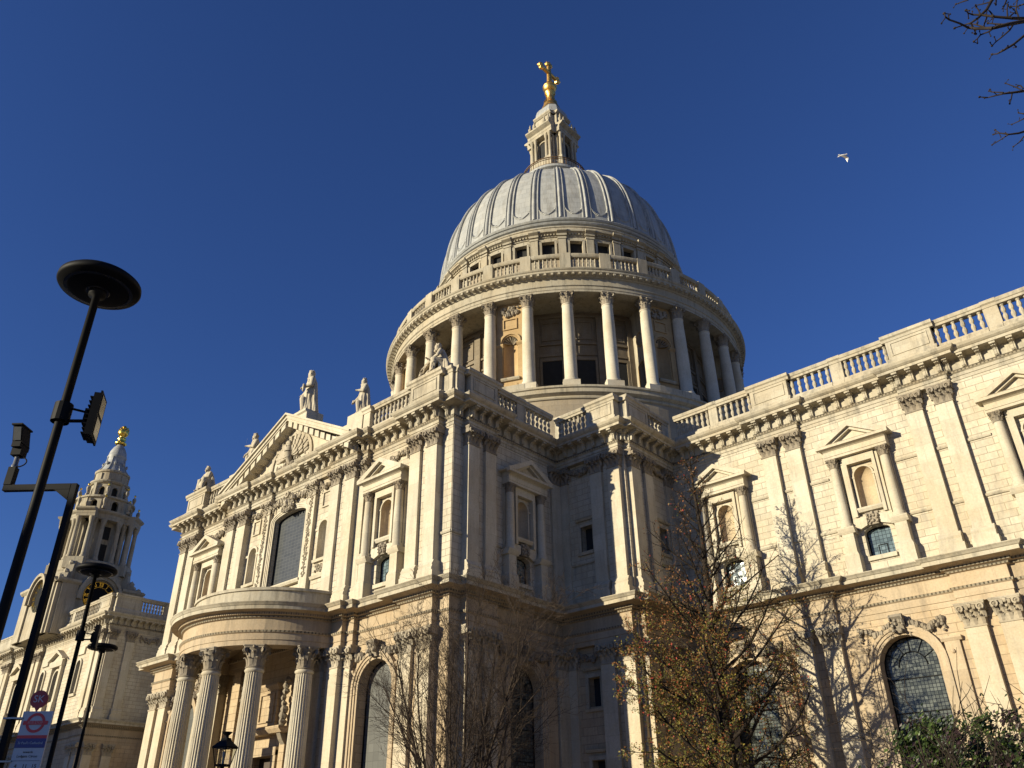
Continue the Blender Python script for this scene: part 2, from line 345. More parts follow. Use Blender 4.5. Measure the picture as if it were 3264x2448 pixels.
def pil_capital(w, dp, h, comp=True):
    """carved pilaster capital, local axes, its foot at z=0; two rows of leaves, corner scrolls, moulded top slab"""
    mb = MB(); fr = LOC; hw = w/2; k = h/1.3
    mb.box(fr, -hw-.05, hw+.05, -.3, dp+.05, 0, .09*k)
    mb.tbox(fr, 0, hw, hw, -.3, dp-.03, -.3, dp-.03, .09*k, .8*k); mb.tbox(fr, 0, hw, hw+.08, -.3, dp-.03, -.3, dp+.06, .8*k, 1.12*k)
    for i in range(3): leaf(mb, fr, (i-1)*w*.37, w*.30, .09*k, .48*k, dp, .26)
    for i in range(4): leaf(mb, fr, (i-1.5)*w*.34, w*.27, .42*k, .44*k, dp+.02, .34)
    for i in range(2): mb.tbox(fr, (i-.5)*w*.34, .05, .09, dp, dp+.12, dp+.05, dp+.26, .78*k, 1.08*k)
    for sd in (-1, 1):
        fs = Fr((sd*hw, 0), (0, -1) if sd < 0 else (0, 1), (sd, 0))
        for j, (z, hh, o) in enumerate(((.09, .46, .15), (.38, .5, .2))): leaf(mb, fs, (dp/2-.03)*sd*(-1)*(1 if sd > 0 else 1), dp*.8, z*k, hh*k, 0, o)
        scroll(mb, fr, sd*(hw-.02), dp+.12, .97*k, .2*k, .2)
        mb.box(fr, sd*(hw+.10)-.09, sd*(hw+.10)+.09, -.1, dp+.16, .82*k, 1.13*k)
    mb.lump(fr.pt(0, dp+.14, 1.08*k), .15*k, n=6, k=4, rnd=random.Random(3))
    mb.lump(fr.pt(0, dp+.1, .8*k), .11*k, n=6, k=3, rnd=random.Random(4))
    pts = [(-hw-.24, dp+.24), (-hw*.5, dp+.13), (hw*.5, dp+.13), (hw+.24, dp+.24), (hw+.2, -.3), (-hw-.2, -.3)]
    for z0, z1, g in ((1.13*k, 1.2*k, .97), (1.2*k, h, 1.0)):
        n = 6; v = [fr.pt(a*g, b*g, z) for z in (z0, z1) for a, b in pts]
        mb.add(v, [tuple(range(n)), tuple(range(n, 2*n))]+[(i, (i+1) % n, n+(i+1) % n, n+i) for i in range(n)])
    return mb
def col_capital(r, h):
    """round carved capital: bell, two rings of eight leaves, four corner scrolls, hollow sided top slab"""
    mb = MB(); k = h
    mb.lathe([(r*.98, 0), (r*1.1, .03*k), (r*1.1, .07*k), (r*.98, .09*k), (r*1.0, .5*k), (r*1.1, .75*k), (r*1.32, .87*k)], n=20, smooth=True)
    for i in range(8):
        leaf(mb, Rg(r*.98, 2*pi*(i+.5)/8), 0, r*.72, .09*k, .38*k, 0, r*.34); leaf(mb, Rg(r, 2*pi*i/8), 0, r*.72, .34*k, .38*k, 0, r*.42)
    for i in range(4):
        a = pi/4+i*pi/2; f = Rg(r*1.02, a)
        mb.tbox(f, 0, .06*r, .14*r, 0, r*.2, r*.3, r*.62, .55*k, .86*k)
        for sd in (-1, 1):
            g = Fr(f.pt(sd*.1*r, r*.48, 0)[:2], f.n, (f.ux[0]*sd, f.ux[1]*sd)); scroll(mb, g, 0, 0, .77*k, .26*r, .1*r)
        mb.lump((r*1.25*cos(i*pi/2), r*1.25*sin(i*pi/2), .9*k), .2*r, n=6, k=3, rnd=random.Random(i))
    pts = []
    for i in range(4):
        a = pi/4+i*pi/2
        for da in (-.07, .07): pts.append((r*1.78*cos(a+da), r*1.78*sin(a+da)))
        for t in (.3, .5, .7):
            b = a+t*pi/2; rr = r*(1.36 if t != .5 else 1.28); pts.append((rr*cos(b), rr*sin(b)))
    n = len(pts); v = [(x*g, y*g, z) for z, g in ((.87*k, .93), (.93*k, .93), (.94*k, 1), (h, 1)) for x, y in pts]
    mb.add(v, [tuple(range(n)), tuple(range(3*n, 4*n))]+[(j*n+i, j*n+(i+1) % n, (j+1)*n+(i+1) % n, (j+1)*n+i) for j in range(3) for i in range(n)])
    return mb
def pilaster(w, dp, zb, zt, hc, name='pilaster', parent=None, m='smooth', mc='carve'):
    mb = MB(); fr = LOC; hw = w/2
    mb.box(fr, -hw-.2, hw+.2, -.3, dp+.2, zb, zb+.72)
    mb.prof(fr, [(-.3, zb+.72), (dp+.2, zb+.72), (dp+.2, zb+.9), (dp+.13, zb+1.0), (dp+.17, zb+1.12), (dp+.1, zb+1.22), (dp+.02, zb+1.4), (-.3, zb+1.4)], -hw-.12, hw+.12)
    mb.box(fr, -hw, hw, -.3, dp, zb+1.4, zt-hc)
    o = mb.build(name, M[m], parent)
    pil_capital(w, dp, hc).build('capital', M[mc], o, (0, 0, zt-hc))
    return o
def baluster(mb, x, y, z0, z1, m=0, n=8, s=1.):
    h = z1-z0
    pr = [(.13, 0), (.13, .06), (.08, .10), (.10, .16), (.155, .30), (.13, .42), (.075, .50), (.075, .52), (.13, .60), (.15, .70), (.10, .84), (.08, .9), (.13, .94), (.13, 1.)]
    mb.lathe([(r*s, z0+h*t) for r, t in pr], x, y, n, smooth=False, m=m)
def balus_run(mb, fr, u0, u1, d, z0, z1, nb, die=()):
    """plinth, row of balusters and rail"""
    mb.prof(fr, [(d-.3, z0), (d+.34, z0), (d+.34, z0+.5), (d+.27, z0+.58), (d+.24, z0+.72), (d-.26, z0+.72)], u0, u1)
    mb.prof(fr, [(d-.27, z1-.45), (d+.24, z1-.45), (d+.26, z1-.3), (d+.32, z1-.26), (d+.36, z1-.1), (d+.3, z1), (d-.28, z1)], u0, u1)
    for i in range(nb):
        u = u0+(u1-u0)*(i+.5)/nb; p = fr.pt(u, d, 0); baluster(mb, p[0], p[1], z0+.72, z1-.45)
def die(mb, fr, u0, u1, d, z0, z1, pr=.12, panel=True):
    """solid pedestal block with moulded foot and top and a sunk panel"""
    mb.prof(fr, [(d-.5, z0), (d+.36+pr, z0), (d+.36+pr, z0+.5), (d+.29+pr, z0+.6), (d+.24+pr, z0+.76), (d-.5, z0+.76)], u0-pr*.6, u1+pr*.6)
    mb.box(fr, u0, u1, d-.5, d+.22+pr, z0+.76, z1-.45)
    mb.prof(fr, [(d-.5, z1-.45), (d+.26+pr, z1-.45), (d+.3+pr, z1-.28), (d+.4+pr, z1-.2), (d+.42+pr, z1), (d-.5, z1)], u0-pr*.8-.06, u1+pr*.8+.06)
    if panel and u1-u0 > 1.3:
        a, b, c, e = u0+.25, u1-.25, z0+.92, z1-.6; f = d+.22+pr
        for q in ((a, b, c, c+.07), (a, b, e-.07, e), (a, a+.07, c+.07, e-.07), (b-.07, b, c+.07, e-.07)): mb.box(fr, q[0], q[1], f-.02, f+.05, q[2], q[3])

# ---------------------------------------------------------------- storey outline (plan of pilaster fronts), west to east
PATH = [(-17.97, -17.0), (-17.97, -35.76), (-17.0, -35.76), (-17.0, -36.23), (-14.15, -36.23), (-14.15, -35.76), (-9.4, -35.76), (-9.4, -36.12), (-8.66, -36.12), (-8.66, -36.5), (-5.62, -36.5),
        (-5.62, -36.28), (-2.55, -36.28), (-2.55, -36.02), (2.65, -36.02), (2.65, -36.28), (5.62, -36.28), (5.62, -36.5), (8.66, -36.5), (8.66, -36.12), (9.4, -36.12), (9.4, -35.76),
        (14.15, -35.76), (14.15, -36.23), (17.0, -36.23), (17.0, -35.76), (17.97, -35.76), (17.97, -34.79), (18.44, -34.79), (18.44, -32.05), (17.97, -32.05), (17.97, -25.0),
        (23.66, -25.0), (23.66, -24.33), (24.22, -24.33), (24.22, -18.55)]
PAIRS = [32.88+9.85*i for i in range(4)]
for x in PAIRS: PATH += [(x-1.46, -18.55), (x-1.46, -18.85), (x+1.46, -18.85), (x+1.46, -18.55)]
PATH += [(78, -18.55)]
WPATH = [(-130, -25.9), (-88.0, -25.9), (-88.0, -26.3), (-84.6, -26.3), (-84.6, -25.9), (-76.9, -25.9), (-76.9, -26.3), (-73.4, -26.3), (-73.4, -25.9), (-57.2, -25.9), (-57.2, -26.2), (-54.25, -26.2), (-54.25, -25.9), (-53.95, -25.9), (-53.95, -18.0), (-19, -18.0)]
UP = [(-.9, ZA), (0, ZA), (0, ZA+.22), (.05, ZA+.23), (.05, ZA+.44), (.15, ZA+.5), (.17, ZA+.64), (.04, ZA+.68), (.04, ZA+1.36), (.18, ZA+1.40), (.80, ZA+1.42), (.80, ZA+1.60), (.86, ZA+1.63), (.97, ZA+1.72), (1.05, ZA+1.87), (1.05, ZA+1.91), (-.9, ZA+1.97)]
UPM = [0, 0, 0, 0, 0, 1, 0, 0, 0, 0, 0, 0, 0, 0, 0, 0]
LO = [(-.9, ZC), (0, ZC), (0, ZC+.3), (.05, ZC+.32), (.05, ZC+.72), (.14, ZC+.78), (.17, ZC+.9), (.02, ZC+.95), (.02, ZC+1.66), (.16, ZC+1.70), (.2, ZC+1.82), (.36, ZC+1.86), (.38, ZC+1.99), (.46, ZC+2.03), (1.06, ZC+2.08), (1.06, ZC+2.3), (1.12, ZC+2.33), (1.2, ZC+2.42), (1.29, ZC+2.5), (1.29, ZC+2.54), (-.9, ZC+2.62)]
LOM = [0, 0, 0, 0, 0, 1, 0, 0, 0, 1, 0, 1, 0, 0, 2, 2, 2, 2, 2, 2]
CONS = [(.02, ZA+.69), (.15, ZA+.69), (.24, ZA+.76), (.26, ZA+.92), (.24, ZA+1.02), (.34, ZA+1.14), (.56, ZA+1.2), (.6, ZA+1.28), (.02, ZA+1.28)]
def consoles(mb, path, sp, lim=None):
    for (x0, y0), (x1, y1) in zip(path[:-1], path[1:]):
        l = sqrt((x1-x0)**2+(y1-y0)**2)
        if l < .55: continue
        ux, uy = (x1-x0)/l, (y1-y0)/l; fr = Fr((x0, y0), (ux, uy), (uy, -ux))
        n = max(1, round((l-.3)/sp)) if l > 1.2 else 1
        for i in range(n+1 if l > 1.2 else 1):
            u = l/2 if l <= 1.2 else .2+(l-.4)*i/n
            if lim and not lim(fr.pt(u, 0, 0)): continue
            mb.prof(fr, CONS, u-.13, u+.13); mb.prof(fr, [(a+.035, z) for a, z in CONS[:-1]]+[(.02, ZA+1.28)], u-.035, u+.035)
            mb.box(fr, u-.17, u+.17, .02, .74, ZA+1.28, ZA+1.42)
tm = [M['trim'], M['band']]
mb = MB(); mb.sweep(PATH, UP, mats=UPM); consoles(mb, PATH[1:-1], .9, lambda p: p[0] > -17.9)
mb.build('upper_entablature', tm, cath)
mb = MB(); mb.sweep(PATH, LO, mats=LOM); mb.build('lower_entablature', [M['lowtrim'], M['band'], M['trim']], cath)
mb = MB(); mb.sweep(WPATH, UP, mats=UPM); consoles(mb, WPATH[1:-1], .84, lambda p: p[0] < -45)
mb.build('upper_entablature', tm, cath)
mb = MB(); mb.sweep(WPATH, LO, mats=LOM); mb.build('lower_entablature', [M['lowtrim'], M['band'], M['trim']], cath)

# ---------------------------------------------------------------- walls
def wallset(name, fr, spans, zsplit=ZC+.4):
    """upper and lower storey walls with their openings; spans (u0, u1, d, upper openings, lower openings)"""
    mu, ml = MB(), MB()
    for u0, u1, d, ou, ol in spans:
        d -= .045; mu.wall(fr, u0, u1, ZL-.5, ZA+.02, ou, .62, d); ml.wall(fr, u0, u1, 0, ZC+.02, ol, .75, d)
    for i in range(len(spans)-1):
        a, b = spans[i], spans[i+1]
        if abs(a[2]-b[2]) > 1e-3:
            for mm, z0, z1 in ((mu, ZL-.5, ZA+.02), (ml, 0, ZC+.02)):
                u = a[1]; mm.add([fr.pt(u, a[2]-.045, z0), fr.pt(u, b[2]-.045, z0), fr.pt(u, b[2]-.045, z1), fr.pt(u, a[2]-.045, z1)], [(0, 1, 2, 3)])
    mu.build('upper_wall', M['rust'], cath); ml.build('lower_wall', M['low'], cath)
def SW(u): return (u, .80, 17.08, 18.62, .32)          # small segment headed window
def NI(u): return (u, .58, 20.15, 22.30, .58)          # niche between aedicule columns
def AW(u): return (u, 1.62, 4.6, 10.65, 1.62)          # round headed lower window
BW = (0.1, 2.1, 19.2, 24.6, .45)
CN = [(-4.62, .52, 20.25, 22.6, .52), (4.72, .52, 20.25, 22.6, .52)]
DOOR = (0.4, 1.25, .4, 7.4, 0)
fS = S(-35.76); fE = Ea(17.97)
wallset('south', fS, [(-17.97, -9.4, 0, [SW(-11.65), NI(-11.65)], [AW(-11.65)]), (-9.4, 9.4, .24, [BW]+CN, [DOOR]), (9.4, 17.97, 0, [SW(11.6), NI(11.6)], [AW(11.6)])])
wallset('east', fE, [(-35.76, -24.2, 0, [SW(-29.0), NI(-29.0)], [(-29.0, 1.5, 4.6, 10.4, 1.5)])])
BWIN = [(20.25, .52, 19.95, 21.7, 0)]; BLOW = [(20.15, .47, 9.67, 11.45, 0), (20.15, .5, 5.0, 6.55, 0)]
wallset('bastion', S(-24.62), [(17.0, 23.5, 0, BWIN, BLOW)])
EWIN = [(-20.4, .52, 19.95, 21.7, 0)]
wallset('bastion', Ea(23.84), [(-24.5, -18.0, 0, EWIN, [(-20.4, .47, 9.67, 11.45, 0)])])
AEDX = [28.0+9.85*i for i in range(4)]
wallset('choir', S(-18.55), [(23.5, 78, 0, [f(x) for x in AEDX for f in (SW, NI)], [AW(x) for x in AEDX])])
mb = MB(); mb.box(S(-24.62), 23.4, 23.835, -.3, -.01, 0, ZA); mb.build('corner_wall', M['rust'], cath)
mb = MB(); mb.box(S(-35.76), -17.96, -17.0, -18, -.06, 0, ZA); mb.build('flank_wall', M['rust'], cath)
# roofs behind the parapets
mb = MB()
for x0, x1, y0, y1 in ((-17.5, 17.6, -35.4, 18), (17.6, 23.6, -24.6, 18), (23.6, 78, -18.3, 18), (-60, -17.5, -17.5, 18)): mb.box(LOC, x0, x1, -y1, -y0, 28.2, 28.35)
mb.box(LOC, -130, -54.4, -18, 25.5, 28.1, 28.3); mb.box(LOC, 77, 78, -18, 18.3, 0, 28); mb.box(LOC, -129.5, -54.2, -17.5, -17.2, 0, 28)
mb.box(LOC, -60, 78, -18.2, -17.6, 0, 28); mb.box(LOC, -54.2, -17, 17.4, 17.9, 0, 28)
mb.build('roof', M['lead'], cath)
# string courses across the plain walling
def string(fr, spans, z, h=.16, o=.07):
    for a, b in spans:
        mb = MB(); mb.prof(fr, [(-.1, z), (o*.5, z), (o, z+h*.5), (o, z+h), (-.1, z+h)], a, b); mb.build('string_course', M['trim'], cath)
for z in (19.05, 22.55): string(S(-18.55), [(24.3, 25.9)]+[q for x in PAIRS[:3] for q in ((x-2.78, x-1.43), (x-.34, x+.34), (x+1.43, x+2.75))], z)
string(fS, [(9.0, 9.5), (13.7, 14.2), (15.35, 15.8), (17.0, 17.97)], 19.05); string(fE, [(-35.76, -34.8), (-33.75, -33.2), (-32.1, -31.0), (-27.0, -25)], 19.05)
string(S(-24.62), [(17.97, 21.0), (22.1, 22.6)], 19.0); string(Ea(23.84), [(-23.2, -22.55), (-21.4, -18.6)], 19.0)

# ---------------------------------------------------------------- pilasters
PU = pilaster(1.02, .48, ZL+.05, ZA, 1.30, 'pilaster', cath); PL = pilaster(1.10, .5, 1.5, ZC, 1.34, 'lower_pilaster', cath, 'lowpil', 'carve2')
PU.data.name = 'pilaster'; first = [True, True]
PLC = bpy.data.materials['smooth_ashlar_stone']
def put(up, fr, u, d, rz):
    p = fr.pt(u, d, 0)
    for k, pr in ((0, PU), (1, PL)):
        if not up and k == 0: continue
        if first[k]: pr.location = p; pr.rotation_euler = (0, 0, rz); first[k] = False
        else: copy_tree(pr, cath, p, rz)
for u in (-16.4, -14.75, 14.75, 16.4): put(1, fS, u, 0, 0)
for u in (-8.05, -6.25, 6.25, 8.05): put(1, fS, u, .26, 0)
for u in (-8.85, 8.8): put(1, fS, u, -.13, 0)
for u in (-34.25, -32.62): put(1, fE, u, 0, pi/2)
put(1, fE, -25.3, -.33, pi/2)
for u in (21.55, 23.1): put(1, S(-24.62), u, -.09, 0)
put(1, S(-24.62), 18.25, -.34, 0)
for u in (-23.78, -22.1): put(1, Ea(23.84), u, -.09, pi/2)
put(1, Ea(23.84), -18.95, -.33, pi/2)
for x in PAIRS:
    for o in (-.89, .89): put(1, S(-18.55), x+o, -.18, 0)
for u in (-86.9, -85.6, -75.95, -74.3, -56.5, -54.9): put(1, S(-25.9), u, -.1, 0)
for u in (-25.2, -22.9): put(1, Ea(-53.95), u, -.3, pi/2)
# raised walling between the paired pilasters
def backing(fr, u0, u1, d0, d1):
    for z0, z1, m in ((ZL, ZA, 'rust'), (0, ZC, 'low')): mb = MB(); mb.box(fr, u0, u1, d0, d1, z0, z1); mb.build('pair_backing', M[m], cath)
for u in (-15.58, 15.58): backing(fS, u-.9, u+.9, -.2, .26)
for u in (-7.15, 7.15): backing(fS, u-.95, u+.95, 0, .52)
backing(fE, -34.2, -32.6, -.2, .26)
backing(S(-24.62), 21.5, 23.1, -.2, .15); backing(Ea(23.84), -23.7, -22.1, -.2, .15)
# ornament strips beside the great window
rn = random.Random(11)
def lumps(mb, fr, u0, u1, z0, z1, d, n, r, m=0):
    for _ in range(n): mb.lump(fr.pt(rn.uniform(u0, u1), d, rn.uniform(z0, z1)), r*rn.uniform(.6, 1.2), n=5, k=3, m=m, rnd=rn)
def swag(mb, fr, u0, u1, z, sag, d, n, r, tails=True):
    """carved garland of fruit and leaves hung between two points"""
    for i in range(n+1):
        t = i/n; rr = r*(.7+.6*sin(pi*t))
        for _ in range(2): mb.lump(fr.pt(u0+(u1-u0)*t+rn.uniform(-.08, .08), d+rn.uniform(-.03, .06), z-sag*4*t*(1-t)+rn.uniform(-rr, rr)*.8), rr*rn.uniform(.6, .95), n=5, k=3, rnd=rn)
    if tails:
        for u in (u0, u1):
            for i in range(5): mb.lump(fr.pt(u+rn.uniform(-.06, .06), d, z-.05-.17*i), r*(1-.12*i)*.8, n=5, k=3, rnd=rn)
for sd in (-1, 1):
    ms = MB(); u = sd*3.05+.02; ms.box(fS, u-.48, u+.48, .1, .50, ZL+.1, ZA); pier = ms.build('window_pier', M['smooth'], cath)
    mb = MB()
    for i in range(58):
        z = 19.2+i*.115; w_ = .10+.16*abs(sin(i*.8)); lumps(mb, fS, u-w_, u+w_, z, z+.1, .51, 3, .085)
    pil_c = pil_capital(.96, .50, 1.2); mb.add([(x+u, y-35.76, z+ZA-1.2) for x, y, z in pil_c.v], pil_c.f)
    mb.build('carved_ornament', M['carve2'], pier)
    # sunk panel and niche surround
    ms = MB(); un = -4.62 if sd < 0 else 4.72
    for q in ((un-.5, un+.5, 24.2, 24.3), (un-.5, un+.5, 25.35, 25.45), (un-.5, un-.4, 24.3, 25.35), (un+.4, un+.5, 24.3, 25.35)): ms.box(fS, q[0], q[1], .15, .31, q[2], q[3])
    ms.arch(fS, (un, .52, 20.25, 22.6, .52), .16, .15, .32); ms.box(fS, un-.9, un-.5, .15, .34, 22.45, 22.62); ms.box(fS, un+.5, un+.9, .15, .34, 22.45, 22.62)
    ms.prof(fS, [(.15, 20.0), (.4, 20.0), (.44, 20.2), (.15, 20.25)], un-.85, un+.85); ms.prof(fS, [(.15, 18.8), (.34, 18.8), (.44, 19.0), (.15, 19.05)], un-.95, un+.95)
    ms.niche(fS, un, .52, 20.25, 22.6, .2)
    nb = ms.build('niche_surround', M['smooth'], cath); mb = MB(); lumps(mb, fS, un-.55, un+.55, 19.3, 19.8, .24, 40, .1); mb.build('carved_ornament', M['carve2'], nb)
def garland(fr, *a, m='carve'):
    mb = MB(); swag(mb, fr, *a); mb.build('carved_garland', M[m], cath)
for sd in (-1, 1):
    garland(fS, (sd*4.67)-.75, (sd*4.67)+.75, ZA-.35, .45, .34, 9, .16, m='carve2'); garland(fS, sd*11.62-1.9, sd*11.62+1.9, ZA-.4, .42, .08, 18, .2, m='carve2')
for fr, us in ((fS, [-11.65, 11.6]), (fE, [-29.0]), (S(-18.55), AEDX[:3])):
    for u in us:
        for sd in (-1, 1): garland(fr, u+sd*.55, u+sd*2.35, ZC-.45, .42, .1, 10, .2)
for z in (ZA-.35, ZC-.4): garland(S(-24.62), 19.0, 20.9, z, .35, .1, 10, .18)
garland(Ea(23.84), -21.3, -19.4, ZA-.35, .35, .1, 10, .18)
garland(Ea(-53.95), -21.6, -19.4, ZA-.4, .4, .1, 10, .2)

# ---------------------------------------------------------------- aedicules
def aedicule():
    """pedimented frame with two columns, standing over a small window; local axes"""
    mb = MB(); fr = LOC; T, K, NM = 0, 1, 2
    for sd in (-1, 1):
        c = sd*1.62
        mb.box(fr, c-.46, c+.46, -.1, .66, ZL+.1, 17.2); mb.tbox(fr, c, .46, .36, -.1, .66, -.1, .56, 17.2, 17.45)
        mb.box(fr, c-.36, c+.36, -.1, .56, 17.45, 18.62)
        mb.prof(fr, [(-.1, 18.62), (.58, 18.62), (.66, 18.74), (.74, 18.92), (.74, 19.0), (-.1, 19.0)], c-.52, c+.52)
        p = fr.pt(c, .34, 0)
        mb.lathe([(.42, 19.0), (.42, 19.1), (.36, 19.16), (.40, 19.24), (.31, 19.34), (.31, 21.0), (.27, 23.02)], p[0], p[1], 16, smooth=True)
        cc = col_capital(.27, .64); mb.add([(x+p[0], y+p[1], z+23.02) for x, y, z in cc.v], cc.f, K)
        mb.box(fr, c-.3, c+.3, -.1, .12, 19.0, 23.66)
    mb.prof(fr, [(-.1, 23.66), (.64, 23.66), (.64, 23.82), (.68, 23.84), (.68, 24.0), (.64, 24.02), (.64, 24.2), (.74, 24.26), (.98, 24.34), (1.0, 24.5), (1.04, 24.54), (-.1, 24.56)], -2.02, 2.02)
    # raking cornice
    a, z0, zt = 2.34, 24.5, 25.62
    for sd in (-1, 1):
        poly = [(sd*a, z0), (sd*(a+.02), z0+.12), (0, zt+.17), (0, zt-.16), (sd*(a-.62), z0)]
        mb.prism(fr, poly, -.1, 1.02); mb.prism(fr, [(sd*(a-.55), z0), (0, zt-.15), (0, zt-.32), (sd*(a-.95), z0)], -.1, .8)
    mb.prism(fr, [(-1.6, 24.54), (1.6, 24.54), (0, zt-.2)], -.1, .52)
    mb.box(fr, -2.34, 2.34, .72, 1.02, 24.34, 24.5)
    # inner stepped frame
    for o, d in ((.62, .22), (.42, .34)):
        x = .58+o; 
        mb.box(fr, -x, x, -.05, d, 23.0+o*.3, 23.66); mb.box(fr, -x, -x+.2, -.05, d, 19.6, 23.0+o*.3); mb.box(fr, x-.2, x, -.05, d, 19.6, 23.0+o*.3)
    mb.arch(fr, (0, .58, 20.15, 22.3, .58), .1, -.02, .07); mb.box(fr, -.86, -.56, -.02, .1, 22.2, 22.32); mb.box(fr, .56, .86, -.02, .1, 22.2, 22.32)
    mb.prof(fr, [(-.05, 19.88), (.2, 19.88), (.3, 20.05), (.3, 20.15), (-.05, 20.15)], -.95, .95)
    mb.niche(fr, 0, .58, 20.15, 22.3, 0, NM)
    # head of the small window and carved keystone
    for sd in (-1, 1): mb.prism(fr, [(sd*.42, 19.0), (sd*.36, 19.6), (sd*1.2, 19.6), (sd*1.25, 19.1), (sd*.95, 18.8)], -.05, .2)
    mb.prism(fr, [(-.3, 18.95), (.3, 18.95), (.4, 19.75), (-.4, 19.75)], -.05, .25, K)
    r_ = random.Random(5)
    for _ in range(26): mb.lump(fr.pt(r_.uniform(-.33, .33), .28, r_.uniform(19.0, 19.7)), r_.uniform(.07, .13), K, 5, 3, rnd=r_)
    mb.box(fr, -.86, .86, -.05, .12, ZL+.9, 17.08)
    return mb.build('aedicule', [M['smooth'], M['carve'], M['niche']], cath)
AED = aedicule(); aedf = [True]
def put_aed(fr, u, rz):
    p = fr.pt(u, 0, 0)
    if aedf[0]: AED.location = p; AED.rotation_euler = (0, 0, rz); aedf[0] = False
    else: copy_tree(AED, cath, p, rz)
put_aed(fS, 11.6, 0); put_aed(fS, -11.65, 0); put_aed(fE, -29.0, pi/2)
for x in AEDX: put_aed(S(-18.55), x, 0)

# ---------------------------------------------------------------- windows
def pane(mb, fr, o, d, m=0):
    mb.add([fr.pt(u, d, z) for u, z in outline(o)], [tuple(range(len(outline(o))))], m)
def window(fr, o, d, g, bars=True, bw=.05, nv=2, zs=()):
    mb = MB(); pane(mb, fr, o, d); w_ = mb.build('window', g, cath, fix=False)
    uc, hw, zb, zt, rise = o; f = MB()
    f.arch(fr, (uc, hw-bw*1.2, zb, zt, max(.01, rise-bw*1.2)), bw*1.3, d, d+.06)
    for z in zs: f.box(fr, uc-hw, uc+hw, d, d+.05, z-bw/2, z+bw/2)
    f.build('frame', M['black'], w_)
    return w_
for fr, us in ((fS, [-11.65, 11.6]), (fE, [-29.0]), (S(-18.55), AEDX)):
    for u in us:
        w_ = window(fr, SW(u), -.5, M['small_glass']); f = MB()
        for q in ((u-.28, u-.24, 17.1, 17.85), (u+.24, u+.28, 17.1, 17.85), (u-.24, u+.24, 17.81, 17.85)): f.box(fr, q[0], q[1], -.5, -.45, q[2], q[3])
        f.build('vent', M['black'], w_)
        g = M['plain_glass'] if fr is fS else M['lead_glass']
        o = AW(u) if fr is not fE else (u, 1.5, 4.6, 10.4, 1.5)
        w_ = window(fr, o, -.68, g, bw=.06, zs=(6.4, 8.2, 10.0) if fr is not fS else ()); f = MB()
        if fr is not fS:
            r1 = 0.8
            for i in range(10): a0, a1 = pi*i/10, pi*(i+1)/10; f.tube(fr.pt(u+r1*cos(a0), -.64, o[3]+r1*sin(a0)), fr.pt(u+r1*cos(a1), -.64, o[3]+r1*sin(a1)), .03, .03, 5)
            for i in range(1, 6): a0 = pi*i/6; f.tube(fr.pt(u+r1*cos(a0), -.64, o[3]+r1*sin(a0)), fr.pt(u+1.58*cos(a0), -.64, o[3]+1.58*sin(a0)), .022, .022, 5)
            f.build('glazing_bar', M['black'], w_)
        # moulded surround, flanking strips, keystone
        s_ = MB(); K = 1
        for k, (wd, d1) in enumerate(((.18, .1), (.36, .17), (.52, .24))):
            e = (o[0], o[1]+(0, .18, .36)[k], o[2], o[3], o[4]+(0, .18, .36)[k]); s_.arch(fr, e, .18, -.05, d1)
        for sd in (-1, 1):
            s_.box(fr, u+sd*2.55-.4, u+sd*2.55+.4, -.05, .14, 3.5, o[3]+.9); s_.prof(fr, [(-.05, o[3]+.9), (.16, o[3]+.9), (.26, o[3]+1.05), (.26, o[3]+1.15), (-.05, o[3]+1.15)], u+sd*2.55-.55, u+sd*2.55+.55)
            s_.lump(fr.pt(u+sd*2.5, .15, o[3]+.35), .13, 0, 8, 4, .02)
        zt = o[3]+o[4]
        s_.prof(fr, [(-.05, zt+.1), (.3, zt+.1), (.42, zt+.4), (.5, zt+.8), (.66, zt+.95), (.6, zt+1.1), (-.05, zt+1.1)], u-.3, u+.3, K)
        r_ = random.Random(int(u*7)+99)
        for _ in range(12): s_.lump(fr.pt(u+r_.uniform(-.3, .3), .5, zt+r_.uniform(.15, .8)), r_.uniform(.1, .17), K, 5, 3, rnd=r_)
        for sd in (-1, 1): scroll(s_, Fr(fr.pt(u+sd*.3, 0, 0)[:2], fr.n, (fr.ux[0]*sd, fr.ux[1]*sd)), .48, 0, zt+.92, .2, .08, K)
        s_.build('window_surround', [M['lowtrim'], M['carve']], cath)
w_ = window(fS, BW, -.2, M['mesh_glass'], zs=())
s_ = MB()
for k, d1 in enumerate((.30, .35, .40)): s_.arch(fS, (BW[0], BW[1]+.14*k, BW[2], BW[3], BW[4]+.14*k), .14, .15, d1)
s_.prof(fS, [(.2, 18.95), (.5, 18.95), (.6, 19.1), (.6, 19.2), (.2, 19.2)], -2.5, 2.6)
s_.build('window_surround', M['smooth'], cath)
mb = MB(); lumps(mb, fS, -.7, .8, 24.95, 26.3, .62, 60, .17); mb.lump(fS.pt(.05, .72, 25.6), .3, sq=(.8, .8, 1.2))
for sd in (-1, 1): swag(mb, fS, .05+sd*.7, .05+sd*2.3, 26.2, .2, .4, 9, .18)
scroll(mb, fS, .05, .55, 26.3, .26, .3); mb.build('keystone', M['carve2'], cath)
dk = M['dark']
